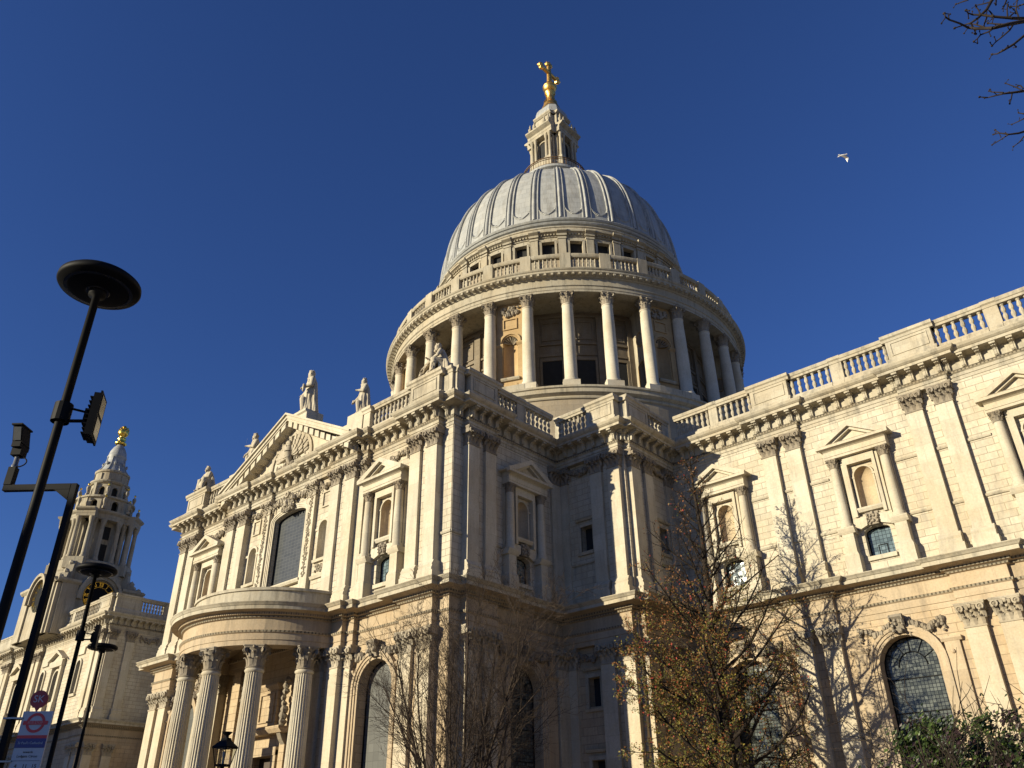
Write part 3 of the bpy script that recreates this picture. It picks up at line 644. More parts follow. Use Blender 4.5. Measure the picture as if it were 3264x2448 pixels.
for fr, os in ((S(-24.62), BWIN+BLOW), (Ea(23.84), EWIN+[(-20.4, .47, 9.67, 11.45, 0)])):
    for o in os:
        mb = MB(); pane(mb, fr, o, -.55); w_ = mb.build('window', dk, cath, fix=False); f = MB()
        u, hw, zb, zt, _ = o
        for q in ((u-hw-.24, u-hw, zb-.1, zt+.24), (u+hw, u+hw+.24, zb-.1, zt+.24), (u-hw, u+hw, zt, zt+.24)): f.box(fr, q[0], q[1], -.1, .09, q[2], q[3])
        f.prof(fr, [(-.1, zb-.3), (.1, zb-.3), (.16, zb-.12), (-.1, zb-.1)], u-hw-.34, u+hw+.34); f.prof(fr, [(-.1, zt+.45), (.1, zt+.45), (.2, zt+.6), (-.1, zt+.62)], u-hw-.42, u+hw+.42)
        f.build('frame', M['trim'], w_)
for o in CN: pass

# ---------------------------------------------------------------- balustrades
Z0 = ZU+.03
def balustrade(fr, runs, dies, d=.0):
    mb = MB()
    for u0, u1, n in runs: balus_run(mb, fr, u0, u1, d, Z0, ZB, n)
    for q in dies: die(mb, fr, q[0], q[1], d, Z0, ZB, *(q[2:]))
    return mb.build('balustrade', M['trim'], cath)
runs, dies = [(24.9, 27.9, 7), (28.6, 31.4, 6)], [(27.9, 28.6, -.05, False)]
for x in PAIRS:
    dies += [(x-1.42, x+1.42, .2)]; c = x+4.92; runs += [(x+1.42, c-.42, 6), (c+.42, x+9.85-1.42, 7)]; dies += [(c-.42, c+.42, -.05, False)]
balustrade(S(-18.55), runs, dies)
balustrade(fS, [(9.35, 14.05, 11)], [(14.05, 17.0, .35), (17.0, 17.95, 0, False)], .0)
balustrade(fS, [(-13.95, -9.6, 10)], [(-17.0, -14.05, .35)], .0)
balustrade(fE, [(-32.0, -29.5, 6), (-28.7, -25.5, 7)], [(-34.75, -32.05, .35), (-29.5, -28.7, -.05, False), (-35.76, -35.0, 0, False)])
balustrade(S(-24.7), [(18.3, 21.15, 7)], [(21.15, 23.62, .12), (17.9, 18.3, -.1, False)])
balustrade(Ea(23.92), [(-21.5, -19.2, 5)], [(-24.3, -21.5, .12), (-19.2, -18.3, -.1, False)])
balustrade(S(-25.9), [(-61.2, -57.4, 8), (-65.4, -62.0, 7), (-69.6, -66.2, 7), (-73.2, -70.4, 6)], [(-57.3, -54.2, .2), (-62.0, -61.2, -.05, False), (-66.2, -65.4, -.05, False), (-70.4, -69.6, -.05, False), (-77, -73.2, .2), (-130, -77, -.1, False)])
balustrade(Ea(-53.95), [(-22.6, -19.4, 8), (-18.7, -15.0, 8)], [(-25.85, -22.6, .1), (-19.4, -18.7, -.05, False)])
# ---------------------------------------------------------------- pediment of the south front
mb = MB(); PX, PZ = -.3, 33.35
A_, z0 = 8.75, ZU+.02; fP = Fr((PX, -35.76), (1, 0), (0, -1))
mb.prism(fP, [(-7.6, z0), (7.6, z0), (0, PZ-.6)], -.6, .55, 1)
for sd in (-1, 1):
    k = sqrt(A_**2+(PZ-z0)**2)/A_
    for lo, hi, d1 in ((.0, .16, 1.75), (.16, .42, 1.6), (.42, .58, 1.5), (.74, 1.0, .8), (1.0, 1.12, .62)):
        mb.prism(fP, [(0, PZ-lo*k), (sd*(A_+.25), z0+.25-lo*k), (sd*(A_+.25), z0+.25-hi*k), (0, PZ-hi*k)], -.6, d1)
    n = 11
    for i in range(n):
        t = (i+.6)/n; x = sd*A_*t; z = PZ+(z0-PZ)*t; c = (PZ-z0)/A_*.24
        c *= 1.25; mb.prism(fP, [(x-sd*.27, z-.6+c*.8), (x+sd*.27, z-.6-c*.8), (x+sd*.27, z-1.12-c*.8), (x-sd*.27, z-1.12+c*.8)], .5, 1.45)
mb.box(fP, -7.8, 7.8, -2.2, .3, z0, z0+.2)
ped = mb.build('pediment', [M['smooth'], M['smooth']], cath)
# carved bird with spread wings rising from flames, in an arched recess
mb = MB()
mb.arch(fP, (0, 2.55, z0, z0+.75, 2.35), .32, .5, .68)
for sd in (-1, 1):
    for row, (nf, l0, w0) in enumerate(((10, 2.3, .2), (8, 1.65, .2), (6, 1.05, .18))):
        for i in range(nf):
            a = radians(5+i*(92/nf)); b0 = (sd*.25, z0+1.15); l = l0*(1-.22*abs(i/nf-.55)); c, q = cos(a)*sd, sin(a)*.98
            pts = [(b0[0]+c*l*t-q*w0*wv*sd*0+(-q*sd)*w0*wv*.9, b0[1]+q*l*t+abs(c)*w0*wv) for t, wv in ((.12, 0), (.6, .8), (.92, .7), (1.0, 0), (.92, -.7), (.6, -.8))]
            mb.prism(fP, pts, .55, .64+.07*(i % 2)+.11*row)
mb.path([fP.pt(*q) for q in ((.05, .72, z0+.55), (.02, .9, z0+1.05), (.03, .98, z0+1.5), (0, .95, z0+1.95), (-.04, .88, z0+2.3), (-.2, .88, z0+2.55), (-.5, .86, z0+2.48))], [.16, .3, .34, .24, .15, .15, .03], 10)
for _ in range(150): mb.lump(fP.pt(rn.gauss(0, .8), .66+rn.uniform(0, .15), z0+abs(rn.gauss(.1, .4))), rn.uniform(.07, .17), 0, 5, 3, sq=(.7, .7, 1.5), rnd=rn)
mb.build('relief', M['carve2'], ped)
mb = MB()
mb.prof(fS, [(-1.3, 32.4), (.35, 32.4), (.35, 33.65), (.5, 33.75), (.5, 33.95), (-1.3, 33.95)], -1.15, .65)
mb.build('statue_pedestal', M['smooth'], cath)
for sd in (1, -1):
    x0 = 6.45 if sd > 0 else -8.95
    mb = MB(); mb.box(fS, x0, x0+2.1, -.9, .5, Z0, 30.1); mb.box(fS, x0+.1, x0+2.0, -.85, .42, 30.1, 31.0); xa = x0-1.5 if sd > 0 else x0+2.1; mb.box(fS, xa, xa+1.5, -.9, .2, Z0, 30.5)
    xd = x0+2.15 if sd > 0 else x0-.9; die(mb, fS, xd, xd+.75, .1, Z0, ZB-.1, .1, False); mb.build('statue_pedestal', M['smooth'], cath)

# ---------------------------------------------------------------- half round portico
PCX, PCY, PR = .60, -35.3, 6.5
mb = MB(); K = 1
LOP = [((o if o < .5 else .46+(o-.46)*.72)+PR+.55, z) for o, z in LO[1:]]
mb.lathe([(PR-.7, ZC), ]+LOP+[(PR+.1, ZL+.04), (PR+.1, 17.0), (PR+.22, 17.02), (PR+.22, 17.2), (PR-.3, 17.22), (PR-.3, ZL+.1), (0, ZL+.1)], PCX, PCY, 56, pi, 2*pi, 0, mats=[0]+[1 if i in (5, 9, 11) else (2 if i >= 14 else 0) for i in range(1, 21)]+[2]*20)
n = 150
for i in range(n):
    a = pi+pi*(i+.5)/n; f = Rg(PR+.83, a, PCX, PCY); mb.box(f, -.05, .05, 0, .12, ZC+1.86, ZC+1.99)
mb.lathe([(PR-.7, ZC), (PR-.7, ZC+1.2), (3.2, ZC+1.9), (0.05, ZC+2.2)], PCX, PCY, 40, pi, 2*pi)
mb.box(fS, -1.5, 1.9, .3, 1.3, ZL, 18.1)
porch = mb.build('portico', [M['lowtrim'], M['band'], M['trim']], cath)
colm = MB(); colm.lathe([(.80, 1.5), (.80, 1.9), (.66, 2.1), (.72, 2.3), (.625, 2.5)], n=32, smooth=True)
colm.lathe([(.62, 2.5), (.62, 5.5), (.59, 8.5), (.535, 11.75)], n=48, flute=.085)
colm.lathe([(.54, 11.72), (.60, 11.78), (.62, 11.86), (.58, 11.93), (.54, 11.98)], n=32, smooth=True)
c0 = None
for i in range(6):
    a = -pi/2+radians(27.5)*(i-2.5); p = (PCX+PR*cos(a), PCY+PR*sin(a), 0)
    if c0 is None:
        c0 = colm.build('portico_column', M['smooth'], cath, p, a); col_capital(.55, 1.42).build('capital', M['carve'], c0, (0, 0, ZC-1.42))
    else: copy_tree(c0, cath, p, a)
mb = MB(); mb.lathe([(PR+3.2, 0), (PR+3.2, .5), (PR+2.4, .5), (PR+2.4, 1.0), (PR+1.6, 1.0), (PR+1.6, 1.5), (0, 1.52)], PCX, PCY, 40, pi, 2*pi); mb.build('portico_steps', M['low'], cath)
# doorway under the portico
mb = MB(); u = PCX
for sd in (-1, 1):
    mb.box(fS, u+sd*1.5-.25, u+sd*1.5+.25, .1, .5, 1.5, 7.7); mb.box(fS, u+sd*2.2-.3, u+sd*2.2+.3, .1, .4, 1.5, 8.0)
    mb.prof(fS, [(.1, 7.7), (.6, 8.3), (.8, 8.7), (.1, 8.7)], u+sd*2.2-.22, u+sd*2.2+.22, 1)
    mb.box(fS, u+sd*4.2-.5, u+sd*4.2+.5, .1, .62, 1.5, ZC)
    for i in range(9): mb.lump(fS.pt(u+sd*2.2+rn.uniform(-.15, .15), .6, 9.0+i*.38), rn.uniform(.18, .3), 1, 6, 4, rnd=rn)
    for i in range(12): mb.lump(fS.pt(u+sd*3.2+rn.uniform(-.3, .3), .4, 11.2+i*.16), rn.uniform(.14, .22), 1, 5, 3, rnd=rn)
mb.box(fS, u-1.75, u+1.75, .1, .55, 7.4, 7.9); mb.prof(fS, [(.1, 8.7), (.9, 8.7), (1.15, 8.95), (1.15, 9.1), (.1, 9.1)], u-2.7, u+2.7)
mb.box(fS, u-1.1, u+1.1, .1, .45, 9.3, 11.6); mb.prof(fS, [(.1, 11.6), (.5, 11.6), (.7, 11.85), (.7, 12.0), (.1, 12.0)], u-1.3, u+1.3)
for q in ((u-.85, u+.85, 9.5, 9.6), (u-.85, u+.85, 11.3, 11.4), (u-.85, u-.75, 9.6, 11.3), (u+.75, u+.85, 9.6, 11.3)): mb.box(fS, q[0], q[1], .4, .55, q[2], q[3])
dr = mb.build('doorway', [M['low'], M['carve']], cath)
mb = MB(); pane(mb, fS, DOOR, -.4); mb.build('door', plain('dark_oak_door', (.05, .03, .018), .6), dr, fix=False)

# ---------------------------------------------------------------- drum, ring of columns, attic
dm = [M['drumtrim'], M['drum'], M['dark']]
mb = MB()
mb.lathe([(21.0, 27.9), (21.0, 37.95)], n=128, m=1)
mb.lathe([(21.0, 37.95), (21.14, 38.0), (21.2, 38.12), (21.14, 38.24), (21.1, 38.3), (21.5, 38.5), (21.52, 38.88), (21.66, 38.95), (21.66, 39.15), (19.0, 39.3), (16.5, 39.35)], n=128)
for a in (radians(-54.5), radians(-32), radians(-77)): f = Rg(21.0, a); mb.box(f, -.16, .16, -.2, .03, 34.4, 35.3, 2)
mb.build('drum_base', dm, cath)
RP = 20.45
def cang(i): return radians(5.625+11.25*i)
pm = MB(); pm.box(LOC, -.82, .82, -.82, .82, 39.2, 39.95)
pm.lathe([(.80, 39.95), (.84, 40.06), (.78, 40.16), (.68, 40.22), (.72, 40.34), (.62, 40.44)], n=24, smooth=True)
pm.lathe([(.62, 40.44), (.62, 43.5), (.595, 46.3), (.535, 48.77)], n=24, smooth=True)
pm.lathe([(.54, 48.74), (.60, 48.8), (.58, 48.88), (.53, 48.92)], n=24, smooth=True)
c0 = None
for i in range(32):
    a = cang(i); p = (RP*cos(a), RP*sin(a), 0)
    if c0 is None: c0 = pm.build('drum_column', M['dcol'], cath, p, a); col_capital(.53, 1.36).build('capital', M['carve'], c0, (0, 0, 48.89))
    else: copy_tree(c0, cath, p, a)
# inner wall of the drum with windows in the open bays
mb = MB(); RI = 16.9; WT = 44.6
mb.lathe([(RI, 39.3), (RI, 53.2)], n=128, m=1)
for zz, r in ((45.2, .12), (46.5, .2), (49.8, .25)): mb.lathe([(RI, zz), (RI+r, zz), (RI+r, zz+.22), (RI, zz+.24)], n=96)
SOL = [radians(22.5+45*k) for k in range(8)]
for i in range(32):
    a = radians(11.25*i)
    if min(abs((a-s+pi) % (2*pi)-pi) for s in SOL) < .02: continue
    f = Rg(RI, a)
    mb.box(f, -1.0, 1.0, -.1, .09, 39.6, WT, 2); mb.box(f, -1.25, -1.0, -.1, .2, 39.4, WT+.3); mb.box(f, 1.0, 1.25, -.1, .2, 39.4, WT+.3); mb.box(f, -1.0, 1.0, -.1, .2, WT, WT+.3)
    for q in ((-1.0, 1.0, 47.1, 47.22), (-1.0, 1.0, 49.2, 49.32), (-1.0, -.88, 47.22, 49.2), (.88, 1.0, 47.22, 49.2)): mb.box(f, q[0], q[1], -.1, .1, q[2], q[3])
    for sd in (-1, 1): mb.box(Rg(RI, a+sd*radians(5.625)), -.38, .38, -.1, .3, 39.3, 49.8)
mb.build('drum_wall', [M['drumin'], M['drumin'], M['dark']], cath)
nm = [M['dniche'], M['carve'], M['drumtrim']]
for s_ in SOL:
    mb = MB(); R0 = 19.95; f = Rg(R0, s_); hw = 1.46
    op = (0, .78, 41.5, 45.6, .78)
    mb.wall(f, -hw, hw, 39.3, 50.73, [op], .8, 0.)
    mb.niche(f, 0, .78, 41.5, 45.6, 0)
    for i in range(7):          # ribs of the shell head
        ph = pi*(i+.5)/7; mb.tube(f.pt(.1*cos(ph), -.68, 45.75), f.pt(.74*cos(ph), -.06, 45.6+.74*sin(ph)), .05, .12, 5, 1)
    mb.arch(f, (0, .92, 45.4, 45.6, .92), .22, -.02, .2); mb.arch(f, (0, .80, 41.5, 45.6, .80), .1, -.02, .08)
    for sd in (-1, 1): mb.prof(f, [(-.05, 45.15), (.12, 45.15), (.25, 45.35), (.25, 45.5), (-.05, 45.5)], sd*1.1-.4, sd*1.1+.4); mb.box(f, sd*1.1-.3, sd*1.1+.3, -.05, .1, 41.3, 45.15)
    mb.prof(f, [(-.05, 41.2), (.2, 41.2), (.3, 41.35), (.3, 41.5), (-.05, 41.5)], -.95, .95, 2); mb.box(f, -.7, .7, -.05, .06, 40.0, 40.9)
    for q in ((-.75, .75, 47.15, 47.27), (-.75, .75, 48.3, 48.42), (-.75, -.63, 47.27, 48.3), (.63, .75, 47.27, 48.3)): mb.box(f, q[0], q[1], -.05, .12, q[2], q[3])
    for i in range(40): mb.lump(f.pt(rn.uniform(-.9, .9), .1, rn.uniform(48.75, 49.8)), rn.uniform(.12, .22), 1, 5, 3, rnd=rn)
    mb.lathe([(21.3, 39.15), (21.3, 39.9), (19.9, 39.95)], n=6, a0=s_-.085, a1=s_+.085, m=2)
    # side walls with an arched way through and a round opening above
    for sd in (-1, 1):
        g = Fr(f.pt(sd*hw, 0, 0)[:2], (-f.n[0], -f.n[1]), (f.ux[0]*sd, f.ux[1]*sd))
        mb.wall(g, 0, 3.3, 39.3, 50.73, [(1.55, .62, 39.9, 43.6, .62)], .5, m=2); mb.arch(g, (1.55, .62, 39.9, 43.6, .62), .2, -.02, .08)
        c = g.pt(1.55, .0, 46.9)
        for k in range(12):
            a0, a1 = 2*pi*k/12, 2*pi*(k+1)/12; mb.tube(g.pt(1.55+.62*cos(a0), .03, 46.9+.82*sin(a0)), g.pt(1.55+.62*cos(a1), .03, 46.9+.82*sin(a1)), .1, .1, 6)
        mb.add([g.pt(1.55+.55*cos(2*pi*k/16), .02, 46.9+.75*sin(2*pi*k/16)) for k in range(16)], [tuple(range(16))], 1)
    mb.build('niche_bay', nm, cath)
mb = MB(); E = RP+.53
mb.lathe([(16.7, 50.5), (E-1.05, 50.5), (E-1.05, 50.25), (E, 50.25), (E, 50.52), (E+.05, 50.53), (E+.05, 50.85), (E+.16, 50.92), (E+.16, 51.04), (E+.02, 51.08), (E+.02, 51.84), (E+.15, 51.88), (E+.18, 51.95), (E+.7, 52.22), (E+.7, 52.42), (E+.8, 52.5), (E+.86, 52.62), (E+.1, 52.75), (15.5, 52.9)], n=160, m=0)
for i in range(192): mb.box(Rg(E+.1, 2*pi*i/192), -.12, .12, 0, .56, 51.97, 52.22)
mb.build('drum_entablature', M['drumtrim'], cath)
mb = MB(); RB = 20.75
mb.lathe([(RB-.3, 52.7), (RB+.28, 52.7), (RB+.28, 53.25), (RB+.2, 53.35), (RB-.25, 53.4)], n=128)
mb.lathe([(RB-.25, 54.62), (RB+.2, 54.62), (RB+.28, 54.75), (RB+.32, 54.95), (RB+.26, 55.08), (RB-.25, 55.08), (RB-.25, 54.62)], n=128)
for i in range(32):
    a = cang(i); f = Rg(RB, a); mb.box(f, -.55, .55, -.3, .32, 52.72, 55.12)
    for k in range(6): b = a+radians(11.25)*(.19+.62*(k+.5)/6); baluster(mb, RB*cos(b), RB*sin(b), 53.38, 54.64, n=7, s=.82)
mb.build('drum_balustrade', M['drumtrim'], cath)
mb = MB(); RA = 15.85
mb.lathe([(RA, 52.8), (RA, 58.9)], n=128, m=1); mb.lathe([(RA, 61.05), (RA, 61.5), (RA+.12, 61.52), (RA+.15, 61.75), (RA+.45, 61.9), (RA+.6, 61.95), (RA+.62, 62.15), (RA+.2, 62.3), (RA+.2, 62.75), (RA+.3, 62.8), (RA+.3, 62.95), (RA, 63.02)], n=128)
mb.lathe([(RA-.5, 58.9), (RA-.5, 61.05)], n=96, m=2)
for i in range(32):
    f = Rg(RA, cang(i)); mb.box(f, -.82, .82, -.5, .0, 58.9, 61.05, 1)
    mb.box(f, -.42, .42, -.3, .28, 53, 61.3); mb.box(f, -.5, .5, -.3, .36, 61.1, 61.35); mb.prof(f, [(-.1, 61.5), (.4, 61.52), (.45, 61.75), (.72, 61.9), (.8, 61.95), (.8, 62.18), (-.1, 62.3)], -.55, .55)
    f = Rg(RA, radians(11.25*i))
    for sd in (-1, 1):
        mb.box(f, sd*.84-.12, sd*.84+.12, -.4, .16, 58.9, 61.0); mb.box(f, sd*.99-.08, sd*.99+.08, -.3, .12, 60.55, 61.0)
    mb.box(f, -.84, .84, -.4, .16, 60.85, 61.1); mb.box(f, -.3, .3, -.3, .12, 61.1, 61.3)
for i in range(288): mb.box(Rg(RA+.15, 2*pi*i/288), -.08, .08, 0, .18, 61.66, 61.86)
mb.build('attic', dm, cath)
# ---------------------------------------------------------------- lead dome
mb = MB()
def dr_(z): return 15.6*max(0, 1-((z-60.9)/18.86)**2.77)**(1/2.77) if z > 60.9 else 15.6
zs = [64.6+.12*i for i in range(22)]+[67.2+.55*i for i in range(20)]+[78.0+.2*i for i in range(9)]
offs = [.5, .44, .38, .33, .29, .25, .22, .19, .175, .165, .15, .135, .125, .09, .06, .05, .03]
offs = [-o for o in offs]+[0]+offs[:0:-1]
NA = 32*len(offs)
for z in zs:
    r = dr_(z)
    for i in range(32):
        for o in offs:
            a = cang(i)+o*radians(11.25); x = abs(o)
            zb = 66.5-1.35*sqrt(max(0, 1-((.5-x)/.335)**2)) if x > .165 else 99
            if x <= .055: d = .26*sqrt(1-(x/.06)**2)+.06
            elif x <= .125: d = .09
            elif x < .17: d = .20
            else: d = 0. if z > zb+.28 else (.20 if z > zb else .09)
            d *= min(1, r/9)
            mb.v.append(((r+d)*cos(a), (r+d)*sin(a), z))
for j in range(len(zs)-1):
    for i in range(NA): mb.f.append((j*NA+i, j*NA+(i+1) % NA, (j+1)*NA+(i+1) % NA, (j+1)*NA+i)); mb.m.append(0); mb.sm.append(False)
mb.lathe([(RA+.02, 63.0), (RA-.1, 63.35), (RA+.15, 63.42), (RA+.27, 63.58), (RA+.15, 63.74), (RA-.2, 63.8), (RA-.25, 64.05), (RA+.0, 64.1), (RA+.14, 64.28), (RA+.02, 64.46), (15.55, 64.55), (15.5, 64.62)], n=160)
mb.lathe([(5.2, 79.3), (4.6, 79.9), (4.2, 80.3), (4.2, 83.2), (4.75, 83.5), (4.75, 83.9), (3.5, 83.95)], n=64)
mb.build('dome', M['lead'], cath)
# golden gallery rail
mb = MB(); n = 72
for i in range(n):
    a = 2*pi*i/n; k = .035 if i % 6 else .07; mb.tube((4.6*cos(a), 4.6*sin(a), 83.9), (4.6*cos(a), 4.6*sin(a), 85.3), k, k, 4)
for z, h in ((85.2, .12), (84.0, .08), (84.9, .05)): mb.lathe([(4.55, z), (4.66, z), (4.66, z+h), (4.55, z+h), (4.55, z)], n=72)
mb.build('gallery_railing', M['iron'], cath)
# ---------------------------------------------------------------- stone lantern
mb = MB(); XF = [Fr((0, 0), (cos(k*pi/2), sin(k*pi/2)), (sin(k*pi/2), -cos(k*pi/2))) for k in range(4)]
def chamf(a, c): return [(a, -c), (c, -a), (-c, -a), (-a, -c), (-a, c), (-c, a), (c, a), (a, c)][::-1]
def oct_(a, c, z0, z1, m=0):
    p = chamf(a, c); n = 8; v = [(x, y, z) for z in (z0, z1) for x, y in p]
    mb.add(v, [tuple(range(n)), tuple(range(n, 2*n))]+[(i, (i+1) % n, n+(i+1) % n, n+i) for i in range(n)], m)
oct_(2.6, 2.0, 83.9, 86.0); oct_(2.15, 1.35, 86.0, 93.0)
for f in XF:
    mb.box(f, -2.0, 2.0, 1.5, 3.15, 84.0, 86.1); mb.box(f, -1.9, 1.9, 1.5, 3.05, 86.1, 87.0)
    mb.box(f, -.7, .7, 2.0, 2.2, 87.0, 90.9, 1); mb.arch(f, (0, .7, 87.0, 90.4, .6), .2, 2.1, 2.34)
    for u in (-1.62, -.98, .98, 1.62):
        p = f.pt(u, 2.72, 0); mb.lathe([(.3, 87.0), (.3, 87.15), (.24, 87.3), (.23, 89), (.2, 91.0), (.26, 91.1), (.32, 91.5), (.32, 91.6)], p[0], p[1], 12, smooth=True)
        mb.box(f, u-.22, u+.22, 1.9, 2.3, 87.0, 91.5)
    mb.prof(f, [(1.2, 91.6), (3.0, 91.6), (3.0, 92.1), (3.05, 92.15), (3.05, 92.6), (3.3, 92.75), (3.6, 92.95), (3.6, 93.2), (1.2, 93.3)], -2.2, 2.2)
    for sd in (-1, 1):
        mb.box(f, sd*2.1-.05, sd*2.1+.08, 2.0, 3.4, 92.85, 93.2)
        for u in (1.75, .95):
            p = f.pt(sd*u, 2.95, 0); mb.lathe([(.28, 93.25), (.28, 93.5), (.12, 93.65), (.3, 94.1), (.27, 94.35), (.1, 94.6), (.16, 94.8), (.02, 95.3)], p[0], p[1], 8)
    mb.box(f, -1.4, 1.4, 0, 2.05, 93.2, 96.3); mb.arch(f, (0, .5, 94.3, 94.6, .5), .15, 2.0, 2.12); mb.box(f, -.45, .45, 1.9, 2.07, 94.3, 94.9, 1)
    mb.prof(f, [(0, 96.3), (2.15, 96.3), (2.4, 96.55), (2.4, 96.8), (0, 96.9)], -1.6, 1.6)
oct_(1.75, 1.2, 93.2, 96.4); oct_(2.05, 1.35, 96.3, 96.85)
mb.build('lantern', [M['drumtrim'], M['dark']], cath)
mb = MB()
pr = [(2.2, 96.85), (2.15, 97.2), (2.1, 97.6), (1.95, 98.3), (1.65, 98.9), (1.25, 99.35), (1.0, 99.5)]
for j in range(len(pr)-1):
    a, b_ = chamf(pr[j][0], pr[j][0]*.6), chamf(pr[j+1][0], pr[j+1][0]*.6)
    v = [(x, y, pr[j][1]) for x, y in a]+[(x, y, pr[j+1][1]) for x, y in b_]; mb.add(v, [(i, (i+1) % 8, 8+(i+1) % 8, 8+i) for i in range(8)])
mb.build('lantern_roof', M['lead'], cath)
mb = MB(); mb.lathe([(1.45, 99.3), (1.4, 99.7), (1.2, 100.0), (1.05, 100.3), (1.1, 100.6), (.9, 100.9), (.55, 101.2), (.5, 102.9), (.85, 103.2), (.8, 103.4), (.5, 103.6)], n=24, smooth=True)
for i in range(4):
    f = Rg(0, pi/4+i*pi/2); mb.prof(f, [(.3, 101), (.98, 101), (1.0, 101.4), (.75, 101.8), (.62, 102.4), (.8, 103.1), (.3, 103.1)], -.13, .13)
mb.lathe([(1.06*sin(pi*i/14), 104.5-1.06*cos(pi*i/14)) for i in range(15)], n=28, smooth=True)
mb.lathe([(1.07, 104.4), (1.12, 104.5), (1.07, 104.6)], n=28); 
for i in range(10): mb.lump((.8*cos(i*.628), .8*sin(i*.628), 105.05), .13, n=5, k=3, rnd=rn)
mb.build('gilded_ball', M['gold'], cath)
mb = MB()
mb.tube((0, 0, 105.2), (0, 0, 109.6), .42, .34, 8); mb.tube((0, -1.9, 107.85), (0, 1.9, 107.85), .34, .34, 8)
for p, d in (((0, 0, 109.7), (0, 0, 1)), ((0, -1.95, 107.85), (0, -1, 0)), ((0, 1.95, 107.85), (0, 1, 0))):
    p = Vector(p); d = Vector(d); e = Vector((0, d.z, d.y)); 
    for q in (p+d*.25, p+e*.32, p-e*.32): mb.lump(q, .42, n=6, k=4, rnd=rn)
for i in range(6): mb.lump((0, rn.uniform(-.5, .5), 107.85+rn.uniform(-.5, .5)), .22, n=5, k=3, rnd=rn)
mb.build('gilded_cross', M['gold'], cath)

# ---------------------------------------------------------------- west clock tower
TX, TY = -74.0, -22.6
wallset('west', S(-25.9), [(-130, -88, 0, [], []), (-88, -53.95, 0, [(-67.0, .85, 19.3, 22.3, .85), (-60.5, .62, 19.6, 23.0, .62), (-71.9, .62, 19.6, 23.0, .62), (-80.3, .85, 19.3, 22.3, .85)], [(-67.0, 1.6, 4.6, 10.6, 1.6), (-60.5, .6, 5, 9, .6)])])
wallset('west', Ea(-53.95), [(-25.9, -17.5, 0, [], [])])
for o in ((-67.0, .85, 19.3, 22.3, .85), (-60.5, .62, 19.6, 23.0, .62), (-71.9, .62, 19.6, 23.0, .62), (-80.3, .85, 19.3, 22.3, .85)): window(S(-25.9), o, -.45, M['lead_glass'])
window(S(-25.9), (-67.0, 1.6, 4.6, 10.6, 1.6), -.5, M['lead_glass'])
fr = S(-25.9)
for u in (-67.0, -80.3):
    mb = MB()
    for sd in (-1, 1): mb.box(fr, u+sd*1.5-.3, u+sd*1.5+.3, -.1, .4, 16.8, 23.6); mb.box(fr, u+sd*1.5-.4, u+sd*1.5+.4, -.1, .5, 16.4, 19.0)
    mb.box(fr, u-1.9, u+1.9, -.1, .5, 23.6, 24.4)
    for sd in (-1, 1): mb.prism(fr, [(u+sd*2.3, 24.4), (u+sd*2.3, 24.6), (u, 25.8), (u, 25.4)], -.1, .8)
    mb.prism(fr, [(u-2, 24.4), (u+2, 24.4), (u, 25.5)], -.1, .3); mb.arch(fr, (u, .85, 19.3, 22.3, .85), .25, -.06, .15)
    mb.build('west_aedicule', M['smooth'], cath)
for u in (-60.5, -71.9):
    mb = MB(); mb.arch(fr, (u, .62, 19.6, 23.0, .62), .25, -.02, .15); mb.box(fr, u-1, u+1, -.05, .15, 24.3, 25.2); mb.prof(fr, [(-.05, 19.2), (.2, 19.2), (.25, 19.5), (-.05, 19.5)], u-.95, u+.95); mb.build('window_surround', M['smooth'], cath)
ct = MB(); H = 6.4; FR = [Fr((TX, TY), (cos(k*pi/2), sin(k*pi/2)), (sin(k*pi/2), -cos(k*pi/2))) for k in range(4)]
ct.box(LOC, TX-H, TX+H, -TY-H, -TY+H, 28, 36.3)
for f in FR:
    for sd in (-1, 1): ct.box(f, sd*4.6-1.2, sd*4.6+1.2, H-.5, H+.3, 28, 36.2); ct.prof(f, [(H-.6, 36.2), (H+.35, 36.2), (H+.7, 36.5), (H+.75, 36.8), (H-.6, 36.9)], sd*4.95-1.75, sd*4.95+1.75)
    ct.arch(f, (0, 2.55, 34.0, 35.0, 2.55), .4, H-.3, H+.45); ct.arch(f, (0, 2.95, 34.0, 35.0, 2.95), .45, H-.6, H+.8)
    ct.prism(f, [(-3.3, 34), (3.3, 34)]+[(3.3*cos(pi*i/12), 35+3.3*sin(pi*i/12)) for i in range(13)], 3, H-.1)
    # scrolled buttresses on the corners
for k in range(4):
    a = pi/4+k*pi/2; f = Rg(0, a, TX, TY)
    ct.prof(f, [(4, 36.3), (9.3, 36.3), (9.2, 36.9), (8.2, 37.1), (7.9, 37.8), (6.9, 38.1), (6.7, 39.3), (6.2, 40.2), (4, 40.2)], -.6, .6)
    for d, z, r in ((8.7, 37.0, .45), (7.4, 38.1, .45), (6.5, 39.6, .4)): ct.lump(f.pt(0, d, z), r, n=7, k=4, rnd=rn)
ct.lathe([(5.9, 36.3), (5.9, 38.6), (6.0, 38.8), (5.7, 39.0), (5.6, 40.4), (5.2, 40.6), (0, 40.7)], TX, TY, 48)
for k in range(4): f = Rg(0, pi/4+k*pi/2, TX, TY); ct.box(f, -1.5, 1.5, 3, 6.3, 39, 40.65)
ct.lathe([(3.5, 40.5), (3.5, 47.2)], TX, TY, 32)
for k in range(8):
    f = Rg(3.45, k*pi/4, TX, TY); ct.box(f, -.5, .5, 0, .12, 41, 43.6, 1); ct.box(f, -.5, .5, 0, .12, 44.4, 46.4, 1)
def tcol(f, u, d): p = f.pt(u, d, 0); ct.lathe([(.5, 40.6), (.5, 40.9), (.38, 41.1), (.36, 44), (.32, 46.2), (.36, 46.3), (.5, 46.9), (.5, 47.1)], p[0], p[1], 12, smooth=True)
